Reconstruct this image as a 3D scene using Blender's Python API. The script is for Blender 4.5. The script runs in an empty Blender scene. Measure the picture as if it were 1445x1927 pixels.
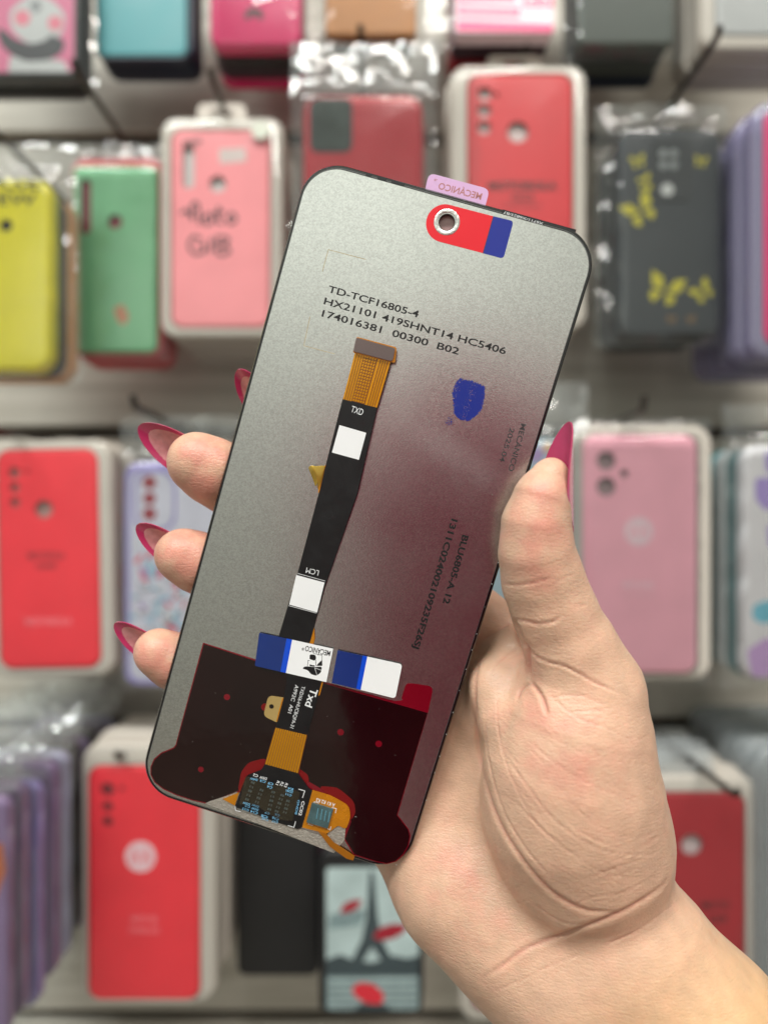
import bpy, bmesh, math, random
import numpy as np
from mathutils import Vector, Matrix, noise
random.seed(7)
rng = np.random.default_rng(7)
sc = bpy.context.scene
MM = 0.001
CAMZ = 1.40                                   # camera height above the shop floor, metres
F_PX, CU, CV = 1447.0, 722.5, 963.5           # lens, in units of the photograph's 1445 x 1927 frame

# ---------------------------------------------------------------- camera
cd = bpy.data.cameras.new('camera')
cam = bpy.data.objects.new('camera', cd); sc.collection.objects.link(cam)
cam.location = (0, 0, CAMZ); cam.rotation_euler = (math.radians(90), 0, 0)
cd.sensor_fit = 'VERTICAL'; cd.sensor_height = 36.0; cd.sensor_width = 27.0
cd.lens = 36.0 * F_PX / 1927.0
cd.clip_start = 0.01; cd.clip_end = 50
cd.dof.use_dof = True; cd.dof.focus_distance = 0.193; cd.dof.aperture_fstop = 6.2
sc.camera = cam

# ---------------------------------------------------------------- world, lamps, exposure
w = bpy.data.worlds.new('World'); sc.world = w; w.use_nodes = True
w.node_tree.nodes['Background'].inputs[0].default_value = (0.95, 1.0, 0.97, 1)
w.node_tree.nodes['Background'].inputs[1].default_value = 0.40
def lamp(name, loc, target, sx, sy, power, col):
    ld = bpy.data.lights.new(name, 'AREA'); ld.shape = 'RECTANGLE'; ld.size = sx; ld.size_y = sy
    ld.energy = power; ld.color = col
    o = bpy.data.objects.new(name, ld); sc.collection.objects.link(o); o.location = loc
    d = Vector(target) - Vector(loc); o.rotation_euler = d.to_track_quat('-Z', 'Y').to_euler()
    return o
lamp('ceiling_lamp', (-0.35, -0.22, CAMZ+1.10), (-0.1, 0.5, CAMZ-0.15), 1.2, 0.16, 5.5, (1.0, 0.97, 0.92))
lamp('ceiling_lamp', (0.60, -1.05, CAMZ+1.72), (0.1, 0.4, CAMZ-0.25), 1.2, 0.16, 34.0, (1.0, 0.95, 0.88))
lamp('ceiling_lamp', (-0.8, -1.08, CAMZ+1.72), (-0.1, 0.4, CAMZ-0.25), 1.2, 0.16, 33.0, (0.95, 1.0, 0.97))
lamp('ceiling_lamp', (-0.5, -1.9, CAMZ+1.20), (-0.4, -2.5, CAMZ+0.3), 1.8, 0.16, 26.0, (0.96, 1.0, 0.97))  # added fill lamp, brightens the unseen rear wall mirrored in the silver back
sc.view_settings.view_transform = 'Standard'; sc.view_settings.look = 'None'
sc.view_settings.exposure = 0.0; sc.view_settings.gamma = 1.0; sc.view_settings.use_curve_mapping = False
sc.render.engine = 'CYCLES'
cy = sc.cycles
cy.use_denoising = True; cy.max_bounces = 10; cy.transparent_max_bounces = 24; cy.transmission_bounces = 8
cy.glossy_bounces = 5; cy.diffuse_bounces = 4; cy.sample_clamp_indirect = 6.0; cy.caustics_reflective = False; cy.caustics_refractive = False

# ---------------------------------------------------------------- helpers
def lin(c):
    c = np.asarray(c[:3], float)/255.0
    return tuple(np.where(c <= 0.04045, c/12.92, ((c+0.055)/1.055)**2.4))
def V(u, v, d):
    """A point measured in the photograph, at d millimetres in front of the camera: millimetres from the camera."""
    return Vector(((u-CU)*d/F_PX, d, (CV-v)*d/F_PX))
def W(p):
    return Vector((p[0]*MM, p[1]*MM, p[2]*MM+CAMZ))
MATS = {}
def mat(name, col=(200, 200, 200), rough=0.5, metal=0.0, coat=0.0, sss=0.0, spec=0.5, var=0.06, vscale=60.0, bump=0.0, bscale=400.0,
        alpha=1.0, trans=0.0, linear=False, croug=0.08):
    """Principled material with a little uneven colour, gloss and relief."""
    if name in MATS: return MATS[name]
    m = bpy.data.materials.new(name); m.use_nodes = True; MATS[name] = m
    nt = m.node_tree; b = nt.nodes['Principled BSDF']
    c = tuple(col[:3]) if linear else lin(col)
    tc = nt.nodes.new('ShaderNodeTexCoord')
    nz = nt.nodes.new('ShaderNodeTexNoise'); nz.inputs['Scale'].default_value = vscale; nz.inputs['Detail'].default_value = 4
    nt.links.new(tc.outputs['Object'], nz.inputs['Vector'])
    mr = nt.nodes.new('ShaderNodeMapRange'); mr.inputs['From Min'].default_value = 0.3; mr.inputs['From Max'].default_value = 0.7
    mr.inputs['To Min'].default_value = 1-var; mr.inputs['To Max'].default_value = 1+var
    nt.links.new(nz.outputs['Fac'], mr.inputs['Value'])
    mx = nt.nodes.new('ShaderNodeVectorMath'); mx.operation = 'SCALE'; mx.inputs[0].default_value = c
    nt.links.new(mr.outputs['Result'], mx.inputs['Scale']); nt.links.new(mx.outputs['Vector'], b.inputs['Base Color'])
    r2 = nt.nodes.new('ShaderNodeMapRange'); r2.inputs['From Min'].default_value = 0.3; r2.inputs['From Max'].default_value = 0.7
    r2.inputs['To Min'].default_value = max(0.02, rough*0.85); r2.inputs['To Max'].default_value = min(1, rough*1.15)
    nt.links.new(nz.outputs['Fac'], r2.inputs['Value']); nt.links.new(r2.outputs['Result'], b.inputs['Roughness'])
    b.inputs['Metallic'].default_value = metal; b.inputs['Coat Weight'].default_value = coat; b.inputs['Coat Roughness'].default_value = croug
    b.inputs['Specular IOR Level'].default_value = spec; b.inputs['Alpha'].default_value = alpha; b.inputs['Transmission Weight'].default_value = trans
    if sss:
        b.inputs['Subsurface Weight'].default_value = sss; b.inputs['Subsurface Radius'].default_value = (1.0, 0.4, 0.25); b.inputs['Subsurface Scale'].default_value = 0.003
    if bump:
        n2 = nt.nodes.new('ShaderNodeTexNoise'); n2.inputs['Scale'].default_value = bscale; n2.inputs['Detail'].default_value = 3
        nt.links.new(tc.outputs['Object'], n2.inputs['Vector'])
        bp = nt.nodes.new('ShaderNodeBump'); bp.inputs['Strength'].default_value = bump; bp.inputs['Distance'].default_value = 0.001
        nt.links.new(n2.outputs['Fac'], bp.inputs['Height']); nt.links.new(bp.outputs['Normal'], b.inputs['Normal'])
    return m
def film_mat(name, tint=(252, 253, 253), body=0.08, gloss=0.35, rough=0.12, bump=0.6, bscale=90.0, bcol=(230, 235, 235)):
    """Thin clear plastic: see-through, a little milky, shiny where it turns to a lamp."""
    if name in MATS: return MATS[name]
    m = bpy.data.materials.new(name); m.use_nodes = True; MATS[name] = m
    nt = m.node_tree; nt.nodes.remove(nt.nodes['Principled BSDF']); out = nt.nodes['Material Output']
    N = nt.nodes.new; L = nt.links.new
    tr = N('ShaderNodeBsdfTransparent'); tr.inputs[0].default_value = (*lin(tint), 1)
    df = N('ShaderNodeBsdfDiffuse'); df.inputs[0].default_value = (*lin(bcol), 1)
    gl = N('ShaderNodeBsdfGlossy'); gl.inputs['Roughness'].default_value = rough; gl.inputs[0].default_value = (1, 1, 1, 1)
    tc = N('ShaderNodeTexCoord'); nz = N('ShaderNodeTexNoise'); nz.inputs['Scale'].default_value = bscale; nz.inputs['Detail'].default_value = 3; nz.inputs['Distortion'].default_value = 0.8
    L(tc.outputs['Object'], nz.inputs['Vector'])
    bp = N('ShaderNodeBump'); bp.inputs['Strength'].default_value = bump; bp.inputs['Distance'].default_value = 0.004; L(nz.outputs['Fac'], bp.inputs['Height'])
    L(bp.outputs['Normal'], gl.inputs['Normal']); L(bp.outputs['Normal'], df.inputs['Normal'])
    lw = N('ShaderNodeLayerWeight'); lw.inputs['Blend'].default_value = 0.35; L(bp.outputs['Normal'], lw.inputs['Normal'])
    mr = N('ShaderNodeMapRange'); mr.inputs['To Min'].default_value = gloss*0.06; mr.inputs['To Max'].default_value = min(1, gloss*1.5); L(lw.outputs['Fresnel'], mr.inputs['Value'])
    m1 = N('ShaderNodeMixShader'); m1.inputs[0].default_value = body; L(tr.outputs[0], m1.inputs[1]); L(df.outputs[0], m1.inputs[2])
    m2 = N('ShaderNodeMixShader'); L(mr.outputs['Result'], m2.inputs[0]); L(m1.outputs[0], m2.inputs[1]); L(gl.outputs[0], m2.inputs[2])
    L(m2.outputs[0], out.inputs['Surface'])
    return m
COL = sc.collection
def link(o, parent=None):
    COL.objects.link(o)
    if parent is not None: o.parent = parent
    return o
def mesh(name, verts, faces, m, parent=None, smooth=False, auto=None):
    """One mesh object; verts in millimetres."""
    me = bpy.data.meshes.new(name)
    me.from_pydata([tuple(c*MM for c in p) for p in verts], [], [tuple(int(i) for i in f) for f in faces])
    me.update()
    for mm_ in (m if isinstance(m, (list, tuple)) else [m]): me.materials.append(mm_)
    if smooth: me.shade_smooth()
    if auto: me.set_sharp_from_angle(angle=math.radians(auto))
    return link(bpy.data.objects.new(name, me), parent)
def bmobj(name, bm, m, parent=None, smooth=True, auto=35):
    me = bpy.data.meshes.new(name); bmesh.ops.recalc_face_normals(bm, faces=bm.faces); bm.to_mesh(me); bm.free()
    me.transform(Matrix.Scale(MM, 4))
    for mm_ in (m if isinstance(m, (list, tuple)) else [m]): me.materials.append(mm_)
    if smooth:
        me.shade_smooth(); me.set_sharp_from_angle(angle=math.radians(auto))
    return link(bpy.data.objects.new(name, me), parent)
def empty(name, loc, label=None, cat=None, group=None, kind=None):
    o = bpy.data.objects.new(name, None); o.empty_display_size = 0.01; COL.objects.link(o); o.location = loc
    return tag(o, label, cat, group, kind)
def tag(o, label=None, cat=None, group=None, kind=None):
    if label: o['label'] = label
    if cat: o['category'] = cat
    if group: o['group'] = group
    if kind: o['kind'] = kind
    return o
def rrect(x0, z0, x1, z1, r, n=7):
    r = max(0.01, min(r, (x1-x0)/2-0.01, (z1-z0)/2-0.01)); pts = []
    for cx, cz, a0 in ((x1-r, z1-r, 0), (x0+r, z1-r, 90), (x0+r, z0+r, 180), (x1-r, z0+r, 270)):
        for i in range(n+1):
            a = math.radians(a0+90*i/n); pts.append((cx+r*math.cos(a), cz+r*math.sin(a)))
    return pts
def circ(cx, cz, rx, rz=None, n=28):
    rz = rz or rx
    return [(cx+rx*math.cos(2*math.pi*i/n), cz+rz*math.sin(2*math.pi*i/n)) for i in range(n)]
def plate(bm, rings, holes=(), hole_depth=1.2, mi=0, flip=False):
    """Rings (list of (outline, depth)) lofted front to back, the front closed round the holes, holes given walls. Local axes: x right, y depth, z up."""
    loops = []
    for out, dep in rings: loops.append([bm.verts.new((x, dep, z)) for x, z in out])
    n = len(loops[0])
    for a, b in zip(loops, loops[1:]):
        for i in range(n):
            f = bm.faces.new((a[i], a[(i+1) % n], b[(i+1) % n], b[i])); f.material_index = mi
    d0 = rings[0][1]
    if not holes:
        f = bm.faces.new(loops[0]); f.material_index = mi
    else:
        edges = []
        def ed(lp):
            for i in range(len(lp)):
                e = bm.edges.get((lp[i], lp[(i+1) % len(lp)])) or bm.edges.new((lp[i], lp[(i+1) % len(lp)]))
                edges.append(e)
        ed(loops[0])
        for h in holes:
            t = [bm.verts.new((x, d0, z)) for x, z in h]; b = [bm.verts.new((x, d0+hole_depth, z)) for x, z in h]; ed(t)
            for i in range(len(t)):
                f = bm.faces.new((t[i], t[(i+1) % len(t)], b[(i+1) % len(t)], b[i])); f.material_index = mi
        r = bmesh.ops.triangle_fill(bm, use_beauty=True, use_dissolve=False, edges=edges)
        for g in r['geom']:
            if isinstance(g, bmesh.types.BMFace): g.material_index = mi
    return loops
def tube(bm, pts, rad, n=10):
    """Round rod through points (mm)."""
    pts = [Vector(p) for p in pts]; rad = rad if isinstance(rad, (list, tuple)) else [rad]*len(pts); prev = None; up = Vector((0.3, 0.2, 0.93))
    for i, p in enumerate(pts):
        t = ((pts[min(i+1, len(pts)-1)]-pts[max(i-1, 0)])).normalized()
        a = t.cross(up).normalized(); b = t.cross(a)
        ring = [bm.verts.new(p+(a*math.cos(2*math.pi*k/n)+b*math.sin(2*math.pi*k/n))*rad[i]) for k in range(n)]
        if prev:
            for k in range(n): bm.faces.new((prev[k], prev[(k+1) % n], ring[(k+1) % n], ring[k]))
        else: bm.faces.new(ring)
        prev = ring
    bm.faces.new(prev)
BODY = {}
def text(name, s, m, parent, mtx_fn, p0, p1, height, mirror=False, bold=0.0, shear=0.0, lift=0.0):
    """Flat print: the string set between two local points, cap height in mm. mtx_fn(origin, ux, uy) gives the local matrix in mm."""
    cu = bpy.data.curves.new(name, 'FONT'); cu.body = s; cu.size = 1.0; cu.fill_mode = 'BOTH'; cu.offset = max(0.0, 0.018+0.03*bold); cu.shear = shear; cu.resolution_u = 3
    o = bpy.data.objects.new(name, cu); COL.objects.link(o)
    dg = bpy.context.evaluated_depsgraph_get(); dg.update()
    me = bpy.data.meshes.new_from_object(o.evaluated_get(dg)); bpy.data.objects.remove(o); bpy.data.curves.remove(cu)
    co = np.empty(len(me.vertices)*3, np.float32); me.vertices.foreach_get('co', co); co = co.reshape(-1, 3)
    x0, x1 = co[:, 0].min(), co[:, 0].max(); cap = 0.729
    d = Vector(p1)-Vector(p0); ln = d.length; ux = d/ln; uy = Vector((-ux.y, ux.x))
    if mirror: uy = -uy
    X = (co[:, 0]-x0)/(x1-x0)*ln; Y = co[:, 1]/cap*height
    if bold:
        me2 = []
    loc = np.array([[p0[0]+ux.x*a+uy.x*b, p0[1]+ux.y*a+uy.y*b] for a, b in zip(X, Y)])
    out = np.array([mtx_fn(p) for p in loc], np.float32)*MM
    me.vertices.foreach_set('co', out.ravel()); me.update(); me.name = name
    me.materials.clear(); me.materials.append(m)
    return link(bpy.data.objects.new(name, me), parent)
# ================================================================ the shop: slatted display wall, floor, ceiling, rear wall
WALL = 640.0
def wood_mat():
    m = bpy.data.materials.new('grey_board'); m.use_nodes = True; nt = m.node_tree; b = nt.nodes['Principled BSDF']; N = nt.nodes.new; L = nt.links.new
    tc = N('ShaderNodeTexCoord'); oi = N('ShaderNodeObjectInfo')
    ad = N('ShaderNodeVectorMath'); L(tc.outputs['Object'], ad.inputs[0]); L(oi.outputs['Random'], ad.inputs[1])
    mp = N('ShaderNodeMapping'); mp.inputs['Scale'].default_value = (3, 3, 55); L(ad.outputs[0], mp.inputs['Vector'])
    nz = N('ShaderNodeTexNoise'); nz.inputs['Scale'].default_value = 2.0; nz.inputs['Detail'].default_value = 6; nz.inputs['Distortion'].default_value = 0.4; L(mp.outputs[0], nz.inputs['Vector'])
    cr = N('ShaderNodeValToRGB'); cr.color_ramp.elements[0].position = 0.3; cr.color_ramp.elements[0].color = (*lin((174, 168, 156)), 1)
    cr.color_ramp.elements[1].position = 0.7; cr.color_ramp.elements[1].color = (*lin((208, 203, 192)), 1); L(nz.outputs['Fac'], cr.inputs[0])
    L(cr.outputs[0], b.inputs['Base Color']); b.inputs['Roughness'].default_value = 0.55
    return m
wood = wood_mat(); groove_m = mat('groove_dark', (70, 62, 54), rough=0.7); alu = mat('groove_rail_metal', (120, 118, 112), rough=0.4, metal=0.8)
wall_root = empty('wall', (0, WALL*MM, 0), kind='structure')
zs = [(-703, -150), (-150, 400), (400, 950), (-1256, -703), (950, 1500), (1500, 2050)]          # joints between the boards
mmw = WALL/F_PX
for i, (a, bb) in enumerate(zs):
    z1, z0 = -a*mmw, -bb*mmw
    bm = bmesh.new()
    o = [(-700, z0+5), (700, z0+5), (700, z1-5), (-700, z1-5)]
    oi_ = [(-698.5, z0+6.5), (698.5, z0+6.5), (698.5, z1-6.5), (-698.5, z1-6.5)]
    plate(bm, [(oi_, 0), (o, 1.5), (o, 15)])
    ob = bmobj('board', bm, wood, wall_root, smooth=False); ob.location = (0, 0, CAMZ)
    bm = bmesh.new(); g = [(-700, z1-4.6), (700, z1-4.6), (700, z1+4.6), (-700, z1+4.6)]; plate(bm, [(g, 11), (g, 14)])
    ob = bmobj('groove_rail', bm, groove_m, wall_root, smooth=False); ob.location = (0, 0, CAMZ)
bm = bmesh.new(); g = [(-1600, -1390), (1600, -1390), (1600, 1810), (-1600, 1810)]; plate(bm, [(g, 15.2), (g, 60)])
ob = bmobj('wall_backing', bm, groove_m, wall_root, smooth=False); ob.location = (0, 0, CAMZ)
def slab(name, lo, hi, m):
    bm = bmesh.new(); bmesh.ops.create_cube(bm, size=1.0)
    for v in bm.verts: v.co = Vector([lo[k]+(v.co[k]+0.5)*(hi[k]-lo[k]) for k in range(3)])
    return tag(bmobj(name, bm, m, None, smooth=False), kind='structure')
slab('floor', (-2500, -2600, -40), (2500, 720, 0), mat('floor_tile', (150, 142, 130), rough=0.35))
slab('ceiling', (-2500, -2600, 3220), (2500, 720, 3260), mat('ceiling_white', (225, 225, 220), rough=0.8))
slab('rear_wall', (-2500, -2700, 0), (2500, -2604, 3220), mat('rear_wall_paint', (214, 215, 206), rough=0.7))
# ================================================================ phone-case packs hanging on the wall
film_bag = film_mat('bag_film', body=0.025, gloss=0.36, rough=0.06, bump=0.10, bscale=45)
film_head = film_mat('bag_header_film', body=0.14, gloss=0.6, rough=0.10, bump=0.45, bscale=32)
film_soft = film_mat('bag_header_soft', body=0.06, gloss=0.6, rough=0.06, bump=0.3, bscale=32)
film_cover = film_mat('blister_cover', body=0.02, gloss=0.16, rough=0.05, bump=0.02, bscale=15)
tray_white = film_mat('tray_white', tint=(240, 238, 230), body=0.72, gloss=0.2, rough=0.25, bump=0.1, bscale=30, bcol=(222, 214, 204))
tray_clear = film_mat('tray_clear', tint=(240, 244, 246), body=0.30, gloss=0.4, rough=0.15, bump=0.15, bscale=30, bcol=(205, 210, 212))
tray_lilac = film_mat('tray_lilac', tint=(225, 222, 240), body=0.38, gloss=0.4, rough=0.15, bump=0.15, bscale=30, bcol=(180, 176, 205))
hook_m = mat('hook_steel', (62, 57, 52), rough=0.4, metal=0.4)
blk_ink = mat('case_black_print', (28, 20, 22), rough=0.5); wht_ink = mat('case_white_print', (235, 215, 220), rough=0.5); hole_dk = mat('lens_hole_dark', (46, 38, 40), rough=0.4)
floor_grey = mat('insert_grey', (190, 186, 180), rough=0.5)
def silicone(name, c, rough=0.45, coat=0.0): return mat('case_'+name, c, rough=rough, coat=coat, var=0.05, vscale=35, bump=0.05, bscale=900)
ORD = ['first', 'second', 'third', 'fourth', 'fifth', 'sixth', 'seventh', 'eighth', 'ninth', 'tenth', 'last']
class Pack:
    """One packed phone case: its rectangle is measured on the photograph at d millimetres."""
    def __init__(s, name, label, cat, rect, d, group=None, rot=0):
        s.d = d; s.k = d/F_PX; s.rect = rect; u0, v0, u1, v1 = rect; s.w = (u1-u0)*s.k; s.h = (v1-v0)*s.k; s.cu = (u0+u1)/2; s.cv = v1
        p = V(s.cu, v1, d); s.root = empty(name, W(p), label, cat, group); s.root.rotation_euler = (0, math.radians(rot), 0); s.name = name; s.kids = []
    def l(s, u, v): return ((u-s.cu)*s.k, (s.cv-v)*s.k)
    def case(s, m, t=9.0, r=9.0, holes=(), rnd=2.4, y=0.0, name='phone_case'):
        w, h = s.w/2, s.h; s.r = r; s.t = t
        R = []
        for a in (0, 18, 36, 54, 72, 90):
            i = rnd*(1-math.sin(math.radians(a))); R.append((rrect(-w+i, i, w-i, h-i, max(1, r-i)), y+rnd*(1-math.cos(math.radians(a)))))
        R.append((rrect(-w, 0, w, h, r), y+t)); H = []
        for q in holes:
            if len(q) == 3: x, z = s.l(q[0], q[1]); H.append(circ(x, z, q[2]*s.k, n=22))
            else:
                x0, z1_ = s.l(q[0], q[1]); x1, z0 = s.l(q[2], q[3]); H.append(rrect(x0, z0, x1, z1_, (q[4] if len(q) > 4 else 8)*s.k, 5))
        bm = bmesh.new(); plate(bm, R, H, 1.6); o = bmobj(name, bm, m, s.root); s.kids.append(o); s.body = o
        return o
    def back(s, m, y=None, i=1.5, name='insert_card'):
        y = y if y is not None else 4.0
        bm = bmesh.new(); w = s.w/2; o = rrect(-w+i, i, w-i, s.h-i, max(1, s.r-i)); plate(bm, [(o, y), (o, y+0.5)]); return bmobj(name, bm, m, s.root)
    def tray(s, m, L, T, R_, B, y=0.6, t=11.0, r=None, gap=0.8, cover=True):
        """moulded tray: rim round the case, floor behind it; margins in photo pixels"""
        k = s.k; x0, x1, z0, z1_ = -s.w/2-L*k, s.w/2+R_*k, -B*k, s.h+T*k; r = r or s.r+3; R = []
        for a in (0, 30, 60, 90):
            i = 2.6*(1-math.sin(math.radians(a))); R.append((rrect(x0+i, z0+i, x1-i, z1_-i, max(1, r-i)), y+2.6*(1-math.cos(math.radians(a)))))
        R.append((rrect(x0, z0, x1, z1_, r), y+t))
        bm = bmesh.new(); plate(bm, R, [rrect(-s.w/2-gap, -gap, s.w/2+gap, s.h+gap, s.r+gap)], t-1.5)
        bl = rrect(x0, z0, x1, z1_, r); vs = [bm.verts.new((x, y+t, z)) for x, z in bl]; bm.faces.new(vs)
        o = bmobj('blister_tray', bm, m, s.root); s.kids.append(o)
        s.box = (x0, z0, x1, z1_)
        if cover:
            bm = bmesh.new(); i = 1.2; R = [(rrect(x0+i+2, z0+i+2, x1-i-2, z1_-i-2, r-2), y-3.6), (rrect(x0+i, z0+i, x1-i, z1_-i, r-1), y-2.0), (rrect(x0+i, z0+i, x1-i, z1_-i, r-1), y+1.5)]
            plate(bm, R); bmobj('clear_cover', bm, film_cover, s.root)
        return o
    def tab(s, m, u0, v0, u1, v1, y=6.0, hole=None):
        x0, z1_ = s.l(u0, v0); x1, z0 = s.l(u1, v1); bm = bmesh.new(); o = rrect(x0, z0, x1, z1_, 5); plate(bm, [(o, y), (o, y+0.5)], [rrect((x0+x1)/2-8, z0+(z1_-z0)*0.45, (x0+x1)/2+8, z0+(z1_-z0)*0.72, 2.4)], 0.5); s.kids.append(bmobj('hang_tab', bm, m, s.root))
    def bag(s, u0, v0, u1, v1, m=None, head=None, seed=0, amp=1.6, y=-2.2):
        """clear bag: lies over the case, falls away at its edges, flat header above"""
        x0, z1_ = s.l(u0, v0); x1, z0 = s.l(u1, v1); nx = 36; nz = 64; vs = []
        for j in range(nz+1):
            for i in range(nx+1):
                x = x0+(x1-x0)*i/nx; z = z0+(z1_-z0)*j/nz
                dx = max(0, abs(x)-s.w/2+2); dz = max(0, -z+2, z-s.h+2); dd = math.hypot(dx, dz)
                q = (x*0.028+seed*9.1, z*0.02, seed*3.3); c = noise.fractal(q, 0.7, 2.1, 4); rg = abs(noise.noise((x*0.05+seed, z*0.03, 4.0)))
                f = min(1, dd/6)
                yy = y+min(dd, 9)*0.95+(c*1.0-rg*1.2)*amp*(0.05+1.5*f)+(noise.noise((x*0.22+seed*5, z*0.12, 1.7))-abs(noise.noise((x*0.13, z*0.31+seed, 8.2))))*1.5*f
                if dd < 2: yy = min(yy, y+0.8)
                ex = 1.2*noise.noise((z*0.08, seed, 0)) if i in (0, nx) else 0
                vs.append((x+ex, yy, z+(1.2*noise.noise((x*0.08, seed, 5)) if j in (0, nz) else 0)))
        fs = [(j*(nx+1)+i, j*(nx+1)+i+1, (j+1)*(nx+1)+i+1, (j+1)*(nx+1)+i) for j in range(nz) for i in range(nx)]
        o = mesh('clear_bag', vs, fs, [m or film_bag, film_head if seed in (7, 10) else film_soft], s.root, smooth=True)
        if head is not None:
            zh = s.l(0, head)[1]; o.data.polygons.foreach_set('material_index', [1 if vs[f[0]][2] >= zh else 0 for f in fs])
        # the rear film of the bag
        b = [(x0, z0), (x1, z0), (x1, z1_), (x0, z1_)]; mesh('bag_back', [(x, s.t+2.5 if z < s.h else 9.5, z) for x, z in b], [(0, 1, 2, 3)], m or film_bag, s.root)
        return o
    def flat(s, name, pts, m, y=-0.12, r=0.0, th=0.1, px=True):
        P_ = [s.l(*p) for p in pts] if px else pts
        if r: P_ = rpoly2(P_, r*s.k)
        bm = bmesh.new(); f_ = [bm.verts.new((x, y, z)) for x, z in P_]; b_ = [bm.verts.new((x, y+th, z)) for x, z in P_]; n = len(P_)
        for i in range(n): bm.faces.new((f_[i], f_[(i+1) % n], b_[(i+1) % n], b_[i]))
        bmesh.ops.triangle_fill(bm, use_beauty=True, edges=[bm.edges.get((f_[i], f_[(i+1) % n])) for i in range(n)])
        return bmobj(name, bm, m, s.body, smooth=False)
    def disc(s, name, u, v, r, m, y=-0.12, rv=None, n=26, th=0.1):
        return s.flat(name, circ(u, v, r, rv, n), m, y, 0, th)
    def word(s, t, u0, v0, u1, v1, h, m, y=-0.14, **k):
        return text('lettering', t, m, s.body, lambda p: (p[0], y, p[1]), s.l(u0, v0), s.l(u1, v1), h*s.k, **k)
    def logo(s, u, v, r, m, ink_):
        s.disc('logo_disc', u, v, r, m); 
        for sx in (-1, 1):
            s.flat('logo_wing', [(u+sx*r*0.06, v+r*0.38), (u+sx*r*0.34, v-r*0.58), (u+sx*r*0.72, v+r*0.45), (u+sx*r*0.52, v+r*0.40), (u+sx*r*0.36, v-r*0.1), (u+sx*r*0.2, v+r*0.42)], ink_, -0.18, 0, 0.04)
    def stack(s, n, dy, colors, label, group, jit=2.0, cat=None, name=None):
        """more packs behind this one on the same hook: copies of the pack with copies of its tray, case and tab"""
        for i in range(1, n+1):
            r = s.root.copy(); COL.objects.link(r); r.location.y += dy*i*MM; r.location.x += random.uniform(-jit, jit)*MM; r.location.z += random.uniform(-jit, jit)*MM
            c0 = colors[(i-1) % len(colors)].name.replace('case_', '').replace('_', ' ')
            lab = label
            for wd in ('purple or dark ', 'teal or grey ', 'coral red ', 'dark red ', 'dark blue ', 'dark ', 'pale ', 'black ', 'yellow '):
                if lab.startswith(wd): lab = lab[len(wd):]; break
            lab = (c0+' '+lab.replace('stacked behind', ORD[i-1]+' back behind')).split(); r['label'] = ' '.join(lab if len(lab) <= 16 else [q for q in lab if q not in ('the', 'a')][:16]); r['group'] = group
            for c in s.kids:
                cc = c.copy(); COL.objects.link(cc); cc.parent = r
                if c.name.startswith('phone_case'):
                    cc.material_slots[0].link = 'OBJECT'; cc.material_slots[0].material = colors[(i-1) % len(colors)]
def rpoly2(pts, r, n=4):
    out = []; k = len(pts)
    for i in range(k):
        p = Vector(pts[i]); a = Vector(pts[i-1])-p; b = Vector(pts[(i+1) % k])-p; ra = min(r, a.length*0.45, b.length*0.45)
        A = p+a.normalized()*ra; B = p+b.normalized()*ra
        for j in range(n+1):
            t = j/n; q = A*(1-t)**2+p*2*t*(1-t)+B*t*t; out.append((q.x, q.y))
    return out
def hook(label, u, v, d, tip, rise=5.0, rad=2.1, bent=0.0):
    p = V(u, v, d); bm = bmesh.new()
    pts = [(p.x, WALL+8, p.z), (p.x, tip+9, p.z+bent), (p.x, tip+3, p.z+bent+0.8), (p.x, tip, p.z+bent+rise*0.6), (p.x, tip-0.5, p.z+bent+rise)]
    tube(bm, pts, rad, 10)
    g = rrect(p.x-6, p.z-9, p.x+6, p.z+9, 2); plate(bm, [(g, WALL-3), (g, WALL+1)])
    o = bmobj('display_hook', bm, hook_m, None); o.location = (0, 0, CAMZ); return tag(o, label, 'hook', 'display hooks on the slatted wall')
RED = silicone('red', (240, 42, 58)); RED2 = silicone('dull_red', (206, 42, 50)); WINE = silicone('wine', (165, 26, 38)); PINK = silicone('dusty_pink', (244, 172, 190)); SALMON = silicone('salmon', (240, 142, 148))
CRIM = silicone('crimson', (184, 32, 48), 0.25, 0.5); GREEN = silicone('mint_green', (118, 190, 138)); YEL = silicone('yellow', (240, 228, 34), 0.2, 0.5); SLATE = silicone('slate', (46, 52, 58)); TEAL = silicone('teal', (66, 136, 142)); NAVY = silicone('navy', (28, 40, 60))
HOT = silicone('hot_pink', (232, 20, 108), 0.22, 0.4); TANC = silicone('tan', (208, 140, 78)); BLK = silicone('black', (26, 26, 28)); LAV = silicone('lavender', (200, 196, 228)); LAV2 = silicone('lavender_edge', (160, 150, 212)); MIST = silicone('mist', (206, 212, 214)); GREY = silicone('grey', (118, 120, 112)); GRN2 = silicone('grey_green', (84, 92, 86))
HEAVY = None
PURP = silicone('purple', (146, 122, 166)); PLUM = silicone('plum', (62, 34, 48)); OFFW = silicone('off_white', (226, 224, 228))

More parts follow.
